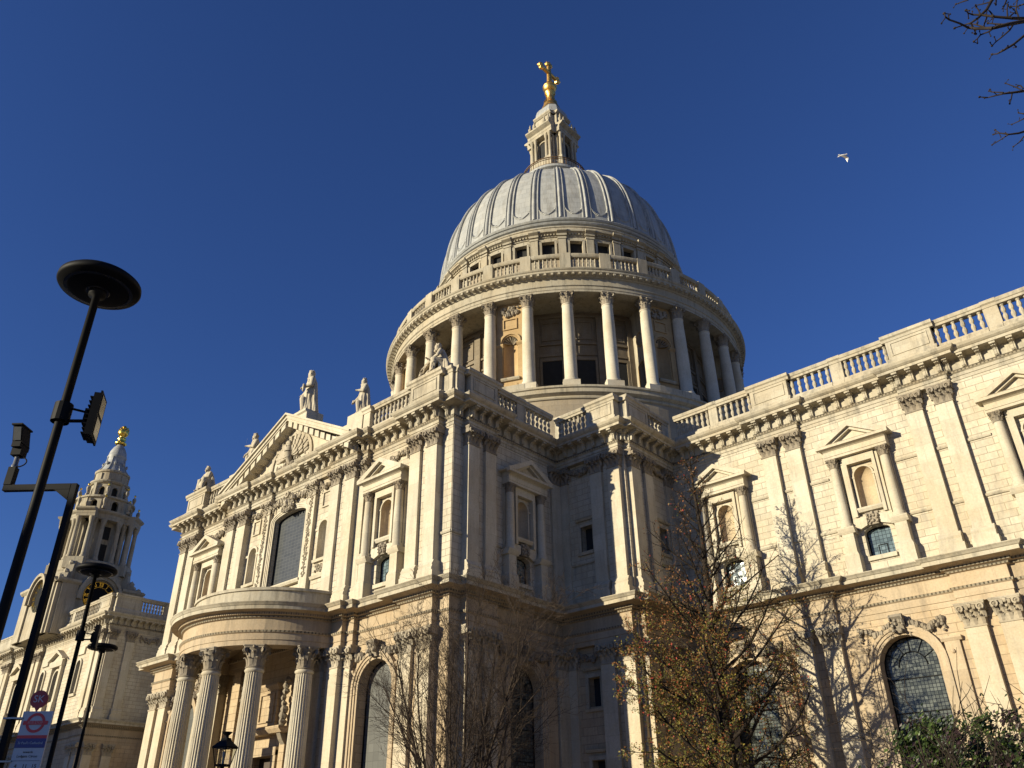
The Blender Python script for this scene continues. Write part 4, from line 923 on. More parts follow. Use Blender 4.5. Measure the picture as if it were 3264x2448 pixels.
for k in range(4):
    f = Rg(0, pi/4+k*pi/2, TX, TY)
    for u in (-1.05, 1.05): tcol(f, u, 5.7); tcol(f, u, 4.5)
    f = Rg(0, k*pi/2, TX, TY)
    for u in (-1.3, 1.3): tcol(f, u, 4.6)
ENT = [(3.0, 47.1), (5.0, 47.1), (5.0, 47.5), (5.05, 47.6), (5.05, 48.0), (5.35, 48.2), (5.5, 48.4), (5.5, 48.6), (3.0, 48.8)]
ct.lathe(ENT, TX, TY, 48)
for k in range(4): f = Rg(0, pi/4+k*pi/2, TX, TY); ct.prof(f, [(3, 47.1), (6.1, 47.1), (6.1, 47.5), (6.15, 47.6), (6.15, 48.0), (6.45, 48.2), (6.6, 48.4), (6.6, 48.6), (3, 48.85)], -1.5, 1.5)
for k in range(8):
    f = Rg(0, k*pi/4+pi/8, TX, TY); ct.box(f, -.6, .6, 3.2, 4.5, 48.6, 50.6)
    g = Rg(0, k*pi/4, TX, TY); ct.wall(g, -1.2, 1.2, 48.6, 50.7, [(0, .55, 48.9, 49.8, .5)], .5, 4.3)
ct.lathe([(4.3, 50.5), (4.75, 50.6), (4.75, 50.85), (2.5, 51.0)], TX, TY, 32)
ct.lathe([(3.0, 48.6), (3.0, 51)], TX, TY, 32, m=1)
for k in range(8):
    f = Rg(0, k*pi/4+pi/8, TX, TY)
    for d, z in ((5.4, 48.8), (4.3, 50.85)):
        p = f.pt(0, d, 0); ct.lathe([(.3, z), (.3, z+.3), (.12, z+.5), (.34, z+1.1), (.3, z+1.35), (.1, z+1.55)], p[0], p[1], 8); ct.lump((p[0], p[1], z+1.8), .2, 2, rnd=rn)
for k in range(8):
    g = Rg(0, k*pi/4, TX, TY); ct.wall(g, -1.12, 1.12, 50.9, 53.3, [(0, .48, 51.1, 52.3, .48)], .4, 2.7)
    f = Rg(0, k*pi/4+pi/8, TX, TY); ct.box(f, -.3, .3, 2.5, 3.15, 50.9, 53.3)
ct.lathe([(2.2, 51), (2.2, 53.4)], TX, TY, 24, m=1)
ct.lathe([(2.4, 53.2), (3.0, 53.3), (3.25, 53.5), (3.25, 53.7), (2.65, 53.85), (2.6, 55.0), (2.8, 55.1), (2.85, 55.35), (2.4, 55.5)], TX, TY, 32)
for k in range(8): f = Rg(2.6, k*pi/4+pi/8, TX, TY); ct.box(f, -.45, .45, 0, .15, 53.9, 54.9)
WZ = [(0, 0), (28, 28), (36.3, 35.0), (40.6, 39.3), (47.1, 45.6), (48.8, 47.1), (50.9, 49.5), (53.5, 52.3), (55.4, 54.4), (57.6, 57.2), (59.7, 59.6), (63.2, 63.2), (99, 99)]
def tset(m_, k=.91):
    """final storey heights and width of the tower"""
    out = []
    for x, y, z in m_.v:
        for (a, b), (c, d) in zip(WZ[:-1], WZ[1:]):
            if a <= z <= c: z2 = b+(d-b)*(z-a)/(c-a); break
        out.append((TX+(x-TX)*k, TY+(y-TY)*k, z2))
    m_.v = out
tset(ct)
tw = ct.build('clock_tower', [M['drumtrim'], M['dark'], M['brightgold']], cath)
mb = MB(); mb.lathe([(2.5, 55.45), (2.1, 55.8), (1.75, 56.4), (1.55, 57.1), (1.5, 57.6), (1.62, 57.75), (1.5, 57.95), (1.35, 58.6), (1.0, 59.2), (.6, 59.6), (.5, 59.75)], TX, TY, 16, smooth=True)
for k in range(8):
    a = k*pi/4; mb.path([(TX+r*cos(a), TY+r*sin(a), z) for r, z in ((2.5, 55.5), (2.1, 55.85), (1.75, 56.45), (1.55, 57.1), (1.52, 57.6))], [.1]*5, 5)
    mb.lump((TX+1.85*cos(a+pi/8), TY+1.85*sin(a+pi/8), 56.6), .25, n=6, k=4, rnd=rn)
tset(mb); mb.build('tower_roof', M['lead'], tw)
mb = MB(); mb.lathe([(.7, 59.7), (.95, 59.9), (.75, 60.15), (.45, 60.35), (.7, 60.65), (.62, 60.9), (.36, 61.05), (.5, 61.2), (.72, 61.45), (.82, 61.8), (.78, 62.2), (.6, 62.6), (.35, 62.95), (.1, 63.2), (.02, 63.2)], TX, TY, 16, smooth=True)
for i in range(40): a = i*2.4; z = 61.5+i*.033; r = .78*sqrt(max(.1, 1-((z-62)/1.15)**2)); mb.lump((TX+r*cos(a), TY+r*sin(a), z), .13, n=5, k=3, rnd=rn)
for i in range(6): mb.lump((TX+.6*cos(i*1.047), TY+.6*sin(i*1.047), 60.0), .25, n=5, k=3, rnd=rn)
mb.build('pineapple_finial', M['brightgold'], tw)
HC = H*.91
ROM = ['XII', 'I', 'II', 'III', 'IIII', 'V', 'VI', 'VII', 'VIII', 'IX', 'X', 'XI']
for k in (0, 1):
    f = FR[k]; mb = MB(); n = 48; zc = 33.85
    mb.prism(f, [(2.2*cos(2*pi*i/n), zc+2.2*sin(2*pi*i/n)) for i in range(n)], HC-.3, HC+.02)
    cf = mb.build('clock_face', M['black'], tw); g = MB()
    for r, wd in ((2.13, .04), (1.36, .03)):
        for i in range(48):
            a0, a1 = 2*pi*i/48, 2*pi*(i+1)/48
            g.prism(f, [(r*cos(a0), zc+r*sin(a0)), (r*cos(a1), zc+r*sin(a1)), ((r-wd)*cos(a1), zc+(r-wd)*sin(a1)), ((r-wd)*cos(a0), zc+(r-wd)*sin(a0))], HC, HC+.06)
    def stroke(t, x0, y0, x1, y1, wd):
        c, s_ = cos(-t), sin(-t); P_ = []
        dx, dy = x1-x0, y1-y0; l = sqrt(dx*dx+dy*dy); nx, ny = -dy/l*wd/2, dx/l*wd/2
        for x, y in ((x0+nx, y0+ny), (x1+nx, y1+ny), (x1-nx, y1-ny), (x0-nx, y0-ny)):
            X, Y = x, y+1.74; P_.append((X*c-Y*s_, zc+X*s_+Y*c))
        g.prism(f, P_, HC, HC+.06)
    for h, s in enumerate(ROM):
        wds = {'I': .14, 'V': .34, 'X': .34}; tot = sum(wds[c] for c in s); x = -tot/2
        for c in s:
            w_ = wds[c]; hh = .29
            if c == 'I': stroke(h*pi/6, x+.07, -hh, x+.07, hh, .07)
            if c == 'V': stroke(h*pi/6, x+.05, hh, x+.17, -hh, .08); stroke(h*pi/6, x+.29, hh, x+.17, -hh, .05)
            if c == 'X': stroke(h*pi/6, x+.05, hh, x+.29, -hh, .08); stroke(h*pi/6, x+.29, hh, x+.05, -hh, .05)
            x += w_
    g.build('numeral_ring', M['brightgold'], cf)
mb = MB(); mb.box(S(-25.9), -82.4, -80.2, -1, .5, 28.5, 31.0); mb.build('statue_pedestal', M['trim'], cath)

# ================================================================ statues on the parapets
def ringstack(mb, rows, n=40, folds=9, ph=0., sm=True):
    """rows of (z, cx, cy, rx, ry, fold depth)"""
    b = len(mb.v)
    for z, cx, cy, rx, ry, fd in rows:
        for i in range(n):
            t = 2*pi*i/n; k = 1+fd*(.65*sin(folds*t+ph+z*1.1)+.45*sin(folds*1.7*t-z*1.6)); mb.v.append((cx+rx*k*cos(t), cy+ry*k*sin(t), z))
    for j in range(len(rows)-1):
        for i in range(n): mb.f.append((b+j*n+i, b+j*n+(i+1) % n, b+(j+1)*n+(i+1) % n, b+(j+1)*n+i)); mb.m.append(0); mb.sm.append(sm)
    mb.f.append(tuple(b+i for i in range(n))); mb.m.append(0); mb.sm.append(sm)
    mb.f.append(tuple(b+(len(rows)-1)*n+i for i in range(n))[::-1]); mb.m.append(0); mb.sm.append(sm)
def head(mb, x, y, z, h, beard=True, turn=0., hair=1.):
    r = h*.075; fx, fy = -sin(turn), -cos(turn)
    mb.tube((x, y, z-h*.06), (x, y, z+h*.03), r*.62, r*.6, 8)
    mb.lump((x, y, z+h*.07), r, n=12, k=8, jit=.0, sq=(.82, .95, 1.2))
    mb.lump((x+fx*r*.92, y+fy*r*.92, z+h*.066), r*.2, n=6, k=4, jit=0, sq=(.8, 1, 1.6))
    sx, sy = -fy, fx
    for s_ in (-1, 1):
        mb.lump((x+fx*r*.8+sx*s_*r*.34, y+fy*r*.8+sy*s_*r*.34, z+h*.088), r*.16, n=6, k=4, jit=0)
        mb.lump((x+sx*s_*r*.82, y+sy*s_*r*.82, z+h*.07), r*.22, n=6, k=4, jit=0, sq=(.6, .8, 1.3))
    for i in range(int(16*hair)):
        a = rn.uniform(0, 2*pi); e = rn.uniform(.1, 1.2)
        if cos(a-atan2(fy, fx)) > .5 and e < .7: continue
        mb.lump((x+r*.85*cos(a)*cos(e), y+r*.95*sin(a)*cos(e), z+h*.075+r*1.15*sin(e)), r*.3, n=5, k=4, rnd=rn)
    if beard:
        for i in range(9): mb.lump((x+fx*r*.75+rn.uniform(-.3, .3)*r, y+fy*r*.75+rn.uniform(-.2, .2)*r, z+h*.03-rn.uniform(0, .9)*r), r*.3, n=5, k=4, rnd=rn)
def hand(mb, p, d, s):
    """palm, four fingers of unequal length with a bend, and a thumb off its side"""
    d = Vector(d).normalized(); sd = d.cross(Vector((0, 0, 1)))
    if sd.length < .1: sd = Vector((1, 0, 0))
    sd.normalize(); nn = sd.cross(d); p = Vector(p)
    mb.lump(p+d*s*.3, s*.3, n=8, k=5, jit=0, sq=(1, 1, .8))
    for i, l in enumerate((.42, .5, .47, .36)):
        q = p+d*s*.5+sd*s*(i-1.5)*.16; a = q+d*s*l*.55; b = a+(d*.6-nn*.8).normalized()*s*l*.5
        mb.path([q, a, b], [s*.085, s*.08, s*.06], 6)
    q = p+d*s*.15+sd*s*.28; mb.path([q, q+(d+sd*.6).normalized()*s*.25, q+(d+sd*.1).normalized()*s*.45], [s*.1, s*.09, s*.07], 6)
def arm(mb, pts, h, k=1.):
    mb.path(pts, [h*.052*k, h*.045*k, h*.026*k][:len(pts)] if len(pts) == 3 else [h*.052, h*.045, h*.035, h*.026], 9)
    for p, r in zip(pts[:-1], (h*.055*k, h*.046*k)): mb.lump(p, r, n=8, k=6, jit=0)
    d = Vector(pts[-1])-Vector(pts[-2]); hand(mb, pts[-1], d, h*.10)
def finish_statue(mb, name, loc, rz, label, scale=1.):
    o = mb.build(name, M['statue'], None, loc, rz, fix=False); o.scale = (scale,)*3
    md = o.modifiers.new('fuse', 'REMESH'); md.mode = 'VOXEL'; md.voxel_size = .034; md.use_smooth_shade = True
    tag(o, label, 'statue', 'stone statues on the cathedral parapets')
    return o
def standing(h=3.7, cloak=1., lean=.05, turn=0.):
    mb = MB()
    rows = [(0, 0, 0, .17*h, .14*h, .10), (.04*h, 0, 0, .165*h, .135*h, .12), (.16*h, .0, 0, .145*h, .118*h, .13), (.30*h, lean*.3, -.02, .132*h, .108*h, .11), (.44*h, lean*.7, -.03, .132*h, .105*h, .08), (.56*h, lean, 0, .115*h, .092*h, .05), (.60*h, lean, 0, .118*h, .09*h, .05), (.70*h, lean, 0, .132*h, .095*h, .04), (.78*h, lean*.8, .01, .135*h, .085*h, .03), (.82*h, lean*.6, .01, .10*h, .07*h, .02), (.845*h, lean*.5, 0, .05*h, .045*h, 0)]
    ringstack(mb, rows, 44, 9, 1.)
    # bent knee pushing the robe forward, diagonal wrap over the shoulder
    mb.path([(.05*h, -.07*h, .50*h), (.05*h, -.135*h, .30*h), (.05*h, -.11*h, .05*h)], [.06*h, .065*h, .05*h], 8); mb.lump((.05*h, -.135*h, .30*h), .066*h, n=8, k=6, jit=0)
    mb.path([(-.13*h, -.05*h, .50*h), (-.02*h, -.12*h, .58*h), (.08*h, -.09*h, .70*h), (.10*h, .0, .80*h)], [.035*h, .04*h, .035*h, .03*h], 7)
    # cloak falling down the back to the ground
    cl = [(0, .03, .10*h, .19*h*cloak, .11*h, .08), (.2*h, .02, .09*h, .165*h*cloak, .095*h, .08), (.45*h, .01, .07*h, .155*h*cloak, .085*h, .06), (.7*h, lean, .05*h, .15*h, .07*h, .04), (.81*h, lean*.6, .02*h, .115*h, .06*h, .02)]
    ringstack(mb, cl, 36, 7, .5)
    for s_ in (-1, 1): mb.lump((s_*.07*h+.02, -.13*h, .015*h), .035*h, n=7, k=4, jit=0, sq=(.9, 1.8, .8))
    head(mb, lean*.4, -.01*h, .855*h, h, True, turn)
    return mb
h = 3.7
A = standing(h, 1.05, .06, .5)
arm(A, [(-.12*h, 0, .77*h), (-.18*h, -.05*h, .60*h), (-.34*h, -.10*h, .60*h)], h); arm(A, [(.14*h, 0, .77*h), (.19*h, -.02*h, .60*h), (.12*h, -.14*h, .55*h)], h)
A.box(Fr((.13*h, -.17*h), (1, 0), (0, -1)), -.05, .15, -.1, .05, .44*h, .60*h)
A.lump((.03, -.02*h, .965*h), .06*h, n=9, k=4, jit=0, sq=(1, 1, .9))
finish_statue(A, 'statue', fS.pt(-.3, -.35, 33.93), radians(-25), 'tall robed stone statue with outstretched arm on the pediment peak', 1.14)
A = standing(h, 1.0, .05, .7)
arm(A, [(-.12*h, 0, .76*h), (-.19*h, -.04*h, .58*h), (-.30*h, -.12*h, .50*h)], h); arm(A, [(.13*h, 0, .77*h), (.17*h, -.06*h, .60*h), (.04*h, -.15*h, .64*h)], h)
A.path([(-.33*h, -.14*h, .40*h), (-.33*h, -.14*h, .62*h)], [.03*h, .03*h], 8); A.path([(-.38*h, -.14*h, .51*h), (-.28*h, -.14*h, .51*h)], [.02*h, .02*h], 8)
for i in range(8): A.lump((.0+rn.uniform(-.1, .1), -.02*h, .90*h+rn.uniform(0, .2)), .05*h, n=6, k=4, rnd=rn)
finish_statue(A, 'statue', fS.pt(7.5, -.2, 30.98), radians(-20), 'hooded stone statue holding a cross, standing at the right foot of the pediment', .88)
A = standing(h, .9, .05, .4)
arm(A, [(-.12*h, 0, .76*h), (-.17*h, -.05*h, .58*h), (-.20*h, -.13*h, .48*h)], h); arm(A, [(.13*h, 0, .77*h), (.17*h, -.06*h, .60*h), (0, -.16*h, .64*h)], h)
A.path([(-.20*h, -.15*h, 0), (-.20*h, -.16*h, .98*h)], [.016*h, .016*h], 6)
finish_statue(A, 'statue', fS.pt(-7.9, -.2, 30.98), radians(-15), 'stone statue gripping a tall staff, half hidden behind the left pediment slope', .98)
def seated(h=2.9):
    mb = MB()
    mb.box(Fr((0, .25*h), (1, 0), (0, -1)), -.2*h, .2*h, -.12*h, .3*h, 0, .36*h)
    ringstack(mb, [(.30*h, 0, .10*h, .21*h, .16*h, .06), (.45*h, 0, .08*h, .18*h, .14*h, .06), (.60*h, 0, .05*h, .18*h, .13*h, .05), (.72*h, 0, .03*h, .20*h, .12*h, .04), (.80*h, 0, .03*h, .15*h, .10*h, .02), (.84*h, 0, .02*h, .06*h, .06*h, 0)], 36, 8)
    for s_ in (-1, 1):
        mb.path([(s_*.11*h, .05*h, .42*h), (s_*.14*h, -.17*h, .44*h), (s_*.13*h, -.22*h, .06*h)], [.11*h, .095*h, .075*h], 10); mb.lump((s_*.14*h, -.17*h, .44*h), .1*h, n=9, k=6, jit=0); mb.lump((s_*.13*h, -.28*h, .03*h), .05*h, n=7, k=4, jit=0, sq=(.9, 1.8, .8))
    for i in range(9):       # drapery falling between and beside the knees
        x = (-.2+.05*i)*h; mb.path([(x*.8, -.12*h, .46*h), (x, -.2*h, .30*h), (x*1.25, -.22*h, 0)], [.045*h, .05*h, .055*h], 6)
    ringstack(mb, [(0, 0, .2*h, .28*h, .16*h, .1), (.3*h, 0, .18*h, .26*h, .14*h, .08), (.6*h, 0, .12*h, .235*h, .10*h, .06), (.8*h, 0, .06*h, .16*h, .09*h, .03)], 36, 8)
    return mb
h = 2.95
A = seated(h); arm(A, [(-.19*h, 0, .75*h), (-.27*h, -.08*h, .55*h), (-.18*h, -.2*h, .50*h)], h, 1.15); arm(A, [(.19*h, 0, .75*h), (.27*h, -.08*h, .55*h), (.16*h, -.18*h, .52*h)], h, 1.15)
head(A, 0, -.02*h, .855*h, h*1.25, True, .1)
finish_statue(A, 'statue', fS.pt(-15.35, .0, ZB), radians(0), 'seated stone statue with a broad cloak on the left corner pedestal', .86)
A = seated(h); arm(A, [(-.19*h, 0, .75*h), (-.25*h, -.14*h, .56*h), (-.12*h, -.32*h, .60*h)], h, 1.15); arm(A, [(.19*h, 0, .75*h), (.26*h, -.08*h, .55*h), (.16*h, -.18*h, .52*h)], h, 1.15)
head(A, 0, -.05*h, .855*h, h*1.3, True, .5)
for i in range(12): A.path([(rn.uniform(-.2, .2)*h, -.25*h, .42*h), (rn.uniform(-.3, .2)*h-.2*h, -.45*h, .2*h), (rn.uniform(-.3, .2)*h-.35*h, -.5*h, .03*h)], [.06*h, .06*h, .05*h], 6)
finish_statue(A, 'statue', fS.pt(16.2, -.1, ZB), radians(-35), 'seated stone statue leaning forward on the right corner pedestal below the columns', .86)
h = 3.4; A = standing(h, 1., .03, 0.); arm(A, [(-.12*h, 0, .76*h), (-.18*h, -.05*h, .58*h), (-.1*h, -.14*h, .55*h)], h); arm(A, [(.13*h, 0, .77*h), (.18*h, -.05*h, .60*h), (.05*h, -.15*h, .6*h)], h)
finish_statue(A, 'statue', (-81.3, -25.9, 31.0), 0, 'small stone statue on the parapet left of the clock tower base', .9)

# ================================================================ street furniture
def at(px, py, hd):
    """the point on the photograph's ray at a horizontal distance hd from where it was taken"""
    d = fw+r2*((px-1632)/2602.25)+u2*((1224-py)/2602.25); t = hd/sqrt(d.x*d.x+d.y*d.y); return CAM+d*t
blk = M['black']
diffuser = plain('dark_lamp_glass', (.015, .015, .017), .25, 0, .4)
def lamp(x, y, flood, group='disc topped street lamps along the street'):
    r = empty('street_lamp', (x, y, 0)); mb = MB()
    mb.lathe([(.16, 0), (.16, .9), (.11, 1.0), (.10, 1.1)], n=20, smooth=True); mb.lathe([(.056, 1.1), (.052, 4.5), (.046, 7.8), (.10, 7.82), (.10, 7.9)], n=16, smooth=True); mb.build('pole', blk, r)
    mb = MB(); mb.lathe([(.02, 7.88), (.3, 7.90), (.47, 7.94), (.49, 7.97), (.485, 8.02), (.44, 8.06), (.2, 8.1), (.02, 8.11)], n=48, smooth=True); mb.build('reflector_disc', blk, r)
    mb = MB(); mb.lathe([(.01, 7.876), (.13, 7.876), (.14, 7.885)], n=24); mb.lathe([(.36, 7.908), (.40, 7.916)], n=40); mb.build('diffuser', diffuser, r)
    for z, yaw in flood:
        fl = MB(); c, s_ = cos(yaw), sin(yaw); f = Fr((0, 0), (-s_, c), (c, s_))
        f0 = f; f = Fr(f.pt(0, .07, 0)[:2], f.ux, f.n); fl.tube(f0.pt(0, .05, z-.05), f.pt(0, .22, z-.02), .02, .02, 6); fl.tube(f0.pt(0, .05, z+.12), f.pt(0, .24, z+.08), .014, .014, 6); fl.box(f, -.05, .05, .17, .27, z-.08, z+.12); fl.lathe([(.1, z-.07), (.1, z+.16)], n=14)
        o = fl.build('floodlight', blk, r); hb = MB(); hb.box(f, -.13, .13, .24, .31, z-.24, z+.30); hb.box(f, -.15, .15, .31, .33, z-.26, z+.32)
        for i in range(9): hb.box(f, -.11, .11, .20, .24, z-.22+i*.058, z-.208+i*.058)
        hb.build('lamp_housing', blk, o); g = MB(); g.box(f, -.105, .105, .33, .336, z-.22, z+.0); g.box(f, -.105, .105, .33, .336, z+.05, z+.28); g.build('lamp_lens', plain('grey_lamp_lens', (.03, .035, .045), .15, 0, .5), o)
    return r
def zat(px, py, x, y): return at(px, py, sqrt((x-CAM.x)**2+(y-CAM.y)**2)).z
YW = radians(58)
l1 = lamp(43.91, -66.72, [(zat(278, 1345, 43.91, -66.72), YW)]); tag(l1, 'nearest and tallest looking black disc street lamp, with a floodlight on its pole', 'street lamp', 'disc topped street lamps along the street')
l2 = lamp(32.04, -61.45, [(zat(298, 2036, 32.04, -61.45), YW)]); tag(l2, 'middle black disc street lamp in front of the clock tower, smaller floodlight', 'street lamp', 'disc topped street lamps along the street')
l3 = lamp(23.41, -57.38, []); tag(l3, 'farthest and smallest black disc street lamp, without a floodlight', 'street lamp', 'disc topped street lamps along the street')
# camera mast
bx, by = 38.24, -64.51
cm = tag(empty('camera_mast', (bx, by, 0)), 'black square cranked mast carrying a security camera', 'camera mast')
ZT = zat(221, 1540, bx, by)
dx, dy = -.76, -.65
ff = Fr((0, 0), (dx, dy), (-dy, dx))
mb = MB(); mb.box(ff, -.05, .05, -.05, .05, 0, ZT); mb.box(ff, -.12, .12, -.12, .12, 0, 1.0); mb.build('pole', blk, cm)
mb = MB(); mb.box(ff, .062, 1.3, -.05, .05, ZT-0.11, ZT+0.00); mb.prism(ff, [(.062, ZT-0.11), (.35, ZT-0.11), (.062, ZT-0.32)], -.045, .045); mb.box(ff, 1.17, 1.3, -.065, .065, ZT+0.00, ZT+0.35); mb.build('arm', blk, cm)
mb = MB(); p = ff.pt(1.235, 0, 0)
mb.lathe([(.06, ZT+0.35), (.06, ZT+0.40), (.045, ZT+0.41), (.045, ZT+0.60)], p[0], p[1], 14, smooth=True); mb.build('camera_post', plain('grey_steel_post', (.16, .165, .175), .4, .3), cm)
mb = MB(); mb.box(Fr(p[:2], ff.ux, ff.n), -.09, .09, -.1, .1, ZT+0.58, ZT+0.72); mb.box(Fr(p[:2], ff.ux, ff.n), -.08, .08, -.14, .16, ZT+0.72, ZT+0.82)
q = Fr(p[:2], ff.ux, ff.n)
mb.tbox(q, 0, .09, .085, -.12, .14, -.02, .26, ZT+0.80, ZT+1.10); mb.box(q, -.1, .1, -.06, .3, ZT+1.10, ZT+1.13)
for i in range(8): mb.lump(q.pt(rn.uniform(-.1, .1), rn.uniform(-.14, .1), rn.uniform(ZT+0.60, ZT+0.85)), .035, n=5, k=3, rnd=rn)
sc_ = mb.build('security_camera', blk, cm)
mb = MB(); mb.add([q.pt(u, d+.004, z) for u, d, z in ((-.07, .165, ZT+0.84), (.07, .165, ZT+0.84), (.07, .255, ZT+1.07), (-.07, .255, ZT+1.07))], [(0, 1, 2, 3)]); mb.build('lens_window', plain('smoked_camera_glass', (.08, .085, .09), .2, 0, .5), sc_, fix=False)
mb = MB(); mb.path([q.pt(-.05-.16*sin(t), .02, ZT+0.46+.1*cos(t)) for t in [i*pi/10 for i in range(11)]], [.012]*11, 6); mb.build('cable', blk, cm)
# bus stop flag on the mast
white = plain('white_enamel', (.42, .43, .46), .35, 0, .4, 6, .06); red = plain('red_enamel', (.55, .03, .035), .35, 0, .4, 6, .1); blue = plain('dark_blue_enamel', (.025, .03, .16), .35, 0, .4, 6, .1); maroon = plain('letter_disc_red', (.34, .025, .03), .4, 0, .4, 6, .1); inky = plain('black_lettering', (.02, .02, .025), .5)
bs = tag(empty('bus_stop_flag', (bx, by, 2.0)), 'white bus stop flag with a red ring symbol and a red SK disc', 'bus stop sign')
TH = radians(41.75+2); bux = (cos(TH), sin(TH)); bn = (sin(TH), -cos(TH)); bo = (bux[0]*.19+bn[0]*.03, bux[1]*.19+bn[1]*.03)
bf = Fr(bo, bux, bn); W_ = .46
def P3(u, d, z): a = bf.pt(u, d, z); return (a[0]+bx, a[1]+by, a[2]+2.0)
mb = MB(); mb.box(bf, 0, W_, 0, .03, .42, 1.72); mb.build('panel', white, bs)
mb = MB(); mb.box(bf, 0, W_, .03, .034, 1.325, 1.37); mb.build('red_stripe', red, bs)
mb = MB(); mb.box(bf, 0, W_, .03, .035, 1.19, 1.325); mb.build('blue_stripe', blue, bs)
mb = MB(); zc = 1.55; n = 40
for i in range(n):
    a0, a1 = 2*pi*i/n, 2*pi*(i+1)/n
    mb.prism(bf, [(W_/2+r*cos(a), zc+r*sin(a)) for r, a in ((.145, a0), (.145, a1), (.105, a1), (.105, a0))], .03, .036)
mb.build('ring_symbol', red, bs); mb = MB(); mb.box(bf, W_/2-.19, W_/2+.19, .036, .041, zc-.028, zc+.028); mb.build('bar_symbol', red, bs)
pink = plain('pale_red_lettering', (.62, .3, .3), .5)
mb = MB(); cu = W_*.40; cz = 1.9; n = 32
mb.prism(bf, [(cu+.135*cos(2*pi*i/n), cz+.135*sin(2*pi*i/n)) for i in range(n)], 0, .025); mb.prism(bf, [(cu-.04, cz-.12), (cu+.04, cz-.12), (cu, cz-.19)], .002, .023); dsc = mb.build('letter_disc', maroon, bs)
mb = MB()
for z in (1.62, 1.0, .6): mb.box(Fr((0, 0), bux, bn), -.09, .21, -.085, .085, z-.012, z+.012)
mb.build('clamp', plain('galvanised_band', (.3, .3, .3), .4, .6), bs)
def sign_text(body, size, u, z, m, d, name='lettering'):
    t = text(body, size, name, m, None, P3(u, d, z), (*bux, 0), (*bn, 0)); t.parent = bs; t.matrix_parent_inverse = Matrix.Translation((-bx, -by, -2.0)); return t
sign_text('SK', .15, cu, cz, white, .027); sign_text('BUS STOP', .052, W_/2, zc, pink, .043); sign_text("St Paul's Cathedral", .05, W_/2, 1.258, white, .037)
sign_text('towards', .045, W_/2, 1.13, inky, .032); sign_text('Ludgate Circus', .052, W_/2, 1.07, inky, .032)
for i, s in enumerate(('4', '11', '15')): sign_text(s, .08, .09+i*.14, .93, inky, .032)
mb = MB(); mb.box(bf, .02, W_-.02, .03, .032, 1.005, 1.01); mb.box(bf, .02, W_-.02, .03, .032, .85, .855); mb.build('rule_line', inky, bs)
# old street lantern before the portico
LX, LY, LZ = 28.5, -55.1, 4.05
sl = tag(empty('street_lantern', (LX, LY, 0)), 'old four sided glass street lantern before the portico columns', 'lantern')
mb = MB(); mb.lathe([(.14, 0), (.14, .8), (.07, 1.0), (.055, 3.7), (.1, 3.75), (.06, 3.85), (.06, LZ)], n=14, smooth=True); mb.build('post', blk, sl)
gl = bpy.data.materials.new('lantern_glass'); gl.use_nodes = True; N_ = gl.node_tree.nodes; L_ = gl.node_tree.links
tr = N_.new('ShaderNodeBsdfTransparent'); tr.inputs[0].default_value = (.88, .88, .82, 1); gs = N_.new('ShaderNodeBsdfGlossy'); gs.inputs[1].default_value = .05; mx = N_.new('ShaderNodeMixShader'); mx.inputs[0].default_value = .14
L_.new(tr.outputs[0], mx.inputs[1]); L_.new(gs.outputs[0], mx.inputs[2]); L_.new(mx.outputs[0], N_['Material Output'].inputs[0])
rot45 = radians(20)
def sq4(h): return [(h*sqrt(2)*cos(rot45+pi/4+i*pi/2), h*sqrt(2)*sin(rot45+pi/4+i*pi/2)) for i in range(4)]
def frust(mb, h0, z0, h1, z1, cap=True):
    a, b_ = sq4(h0), sq4(h1); mb.add([(x, y, z0) for x, y in a]+[(x, y, z1) for x, y in b_], ([(0, 1, 2, 3), (7, 6, 5, 4)] if cap else [])+[(i, (i+1) % 4, 4+(i+1) % 4, 4+i) for i in range(4)])
mb = MB(); frust(mb, .17, LZ, .17, LZ+.06)
for (x0, y0), (x1, y1) in zip(sq4(.165), sq4(.25)): mb.tube((x0, y0, LZ+.05), (x1, y1, LZ+.52), .014, .014, 4)
frust(mb, .27, LZ+.5, .27, LZ+.54); mb.build('frame', blk, sl)
mb = MB(); frust(mb, .28, LZ+.54, .12, LZ+.72); frust(mb, .12, LZ+.72, .1, LZ+.80); mb.lathe([(.07, LZ+.80), (.06, LZ+.86), (.15, LZ+.95), (.16, LZ+.97), (.02, LZ+.98)], n=12); mb.build('cap', blk, sl)
mb = MB(); frust(mb, .16, LZ+.06, .245, LZ+.5, False); mb.build('glass_panel', gl, sl, fix=False)
mb = MB(); mb.lathe([(.02, LZ+.06), (.02, LZ+.25), (.05, LZ+.27), (.05, LZ+.4), (.02, LZ+.42)], n=10); mb.build('burner', white, sl)

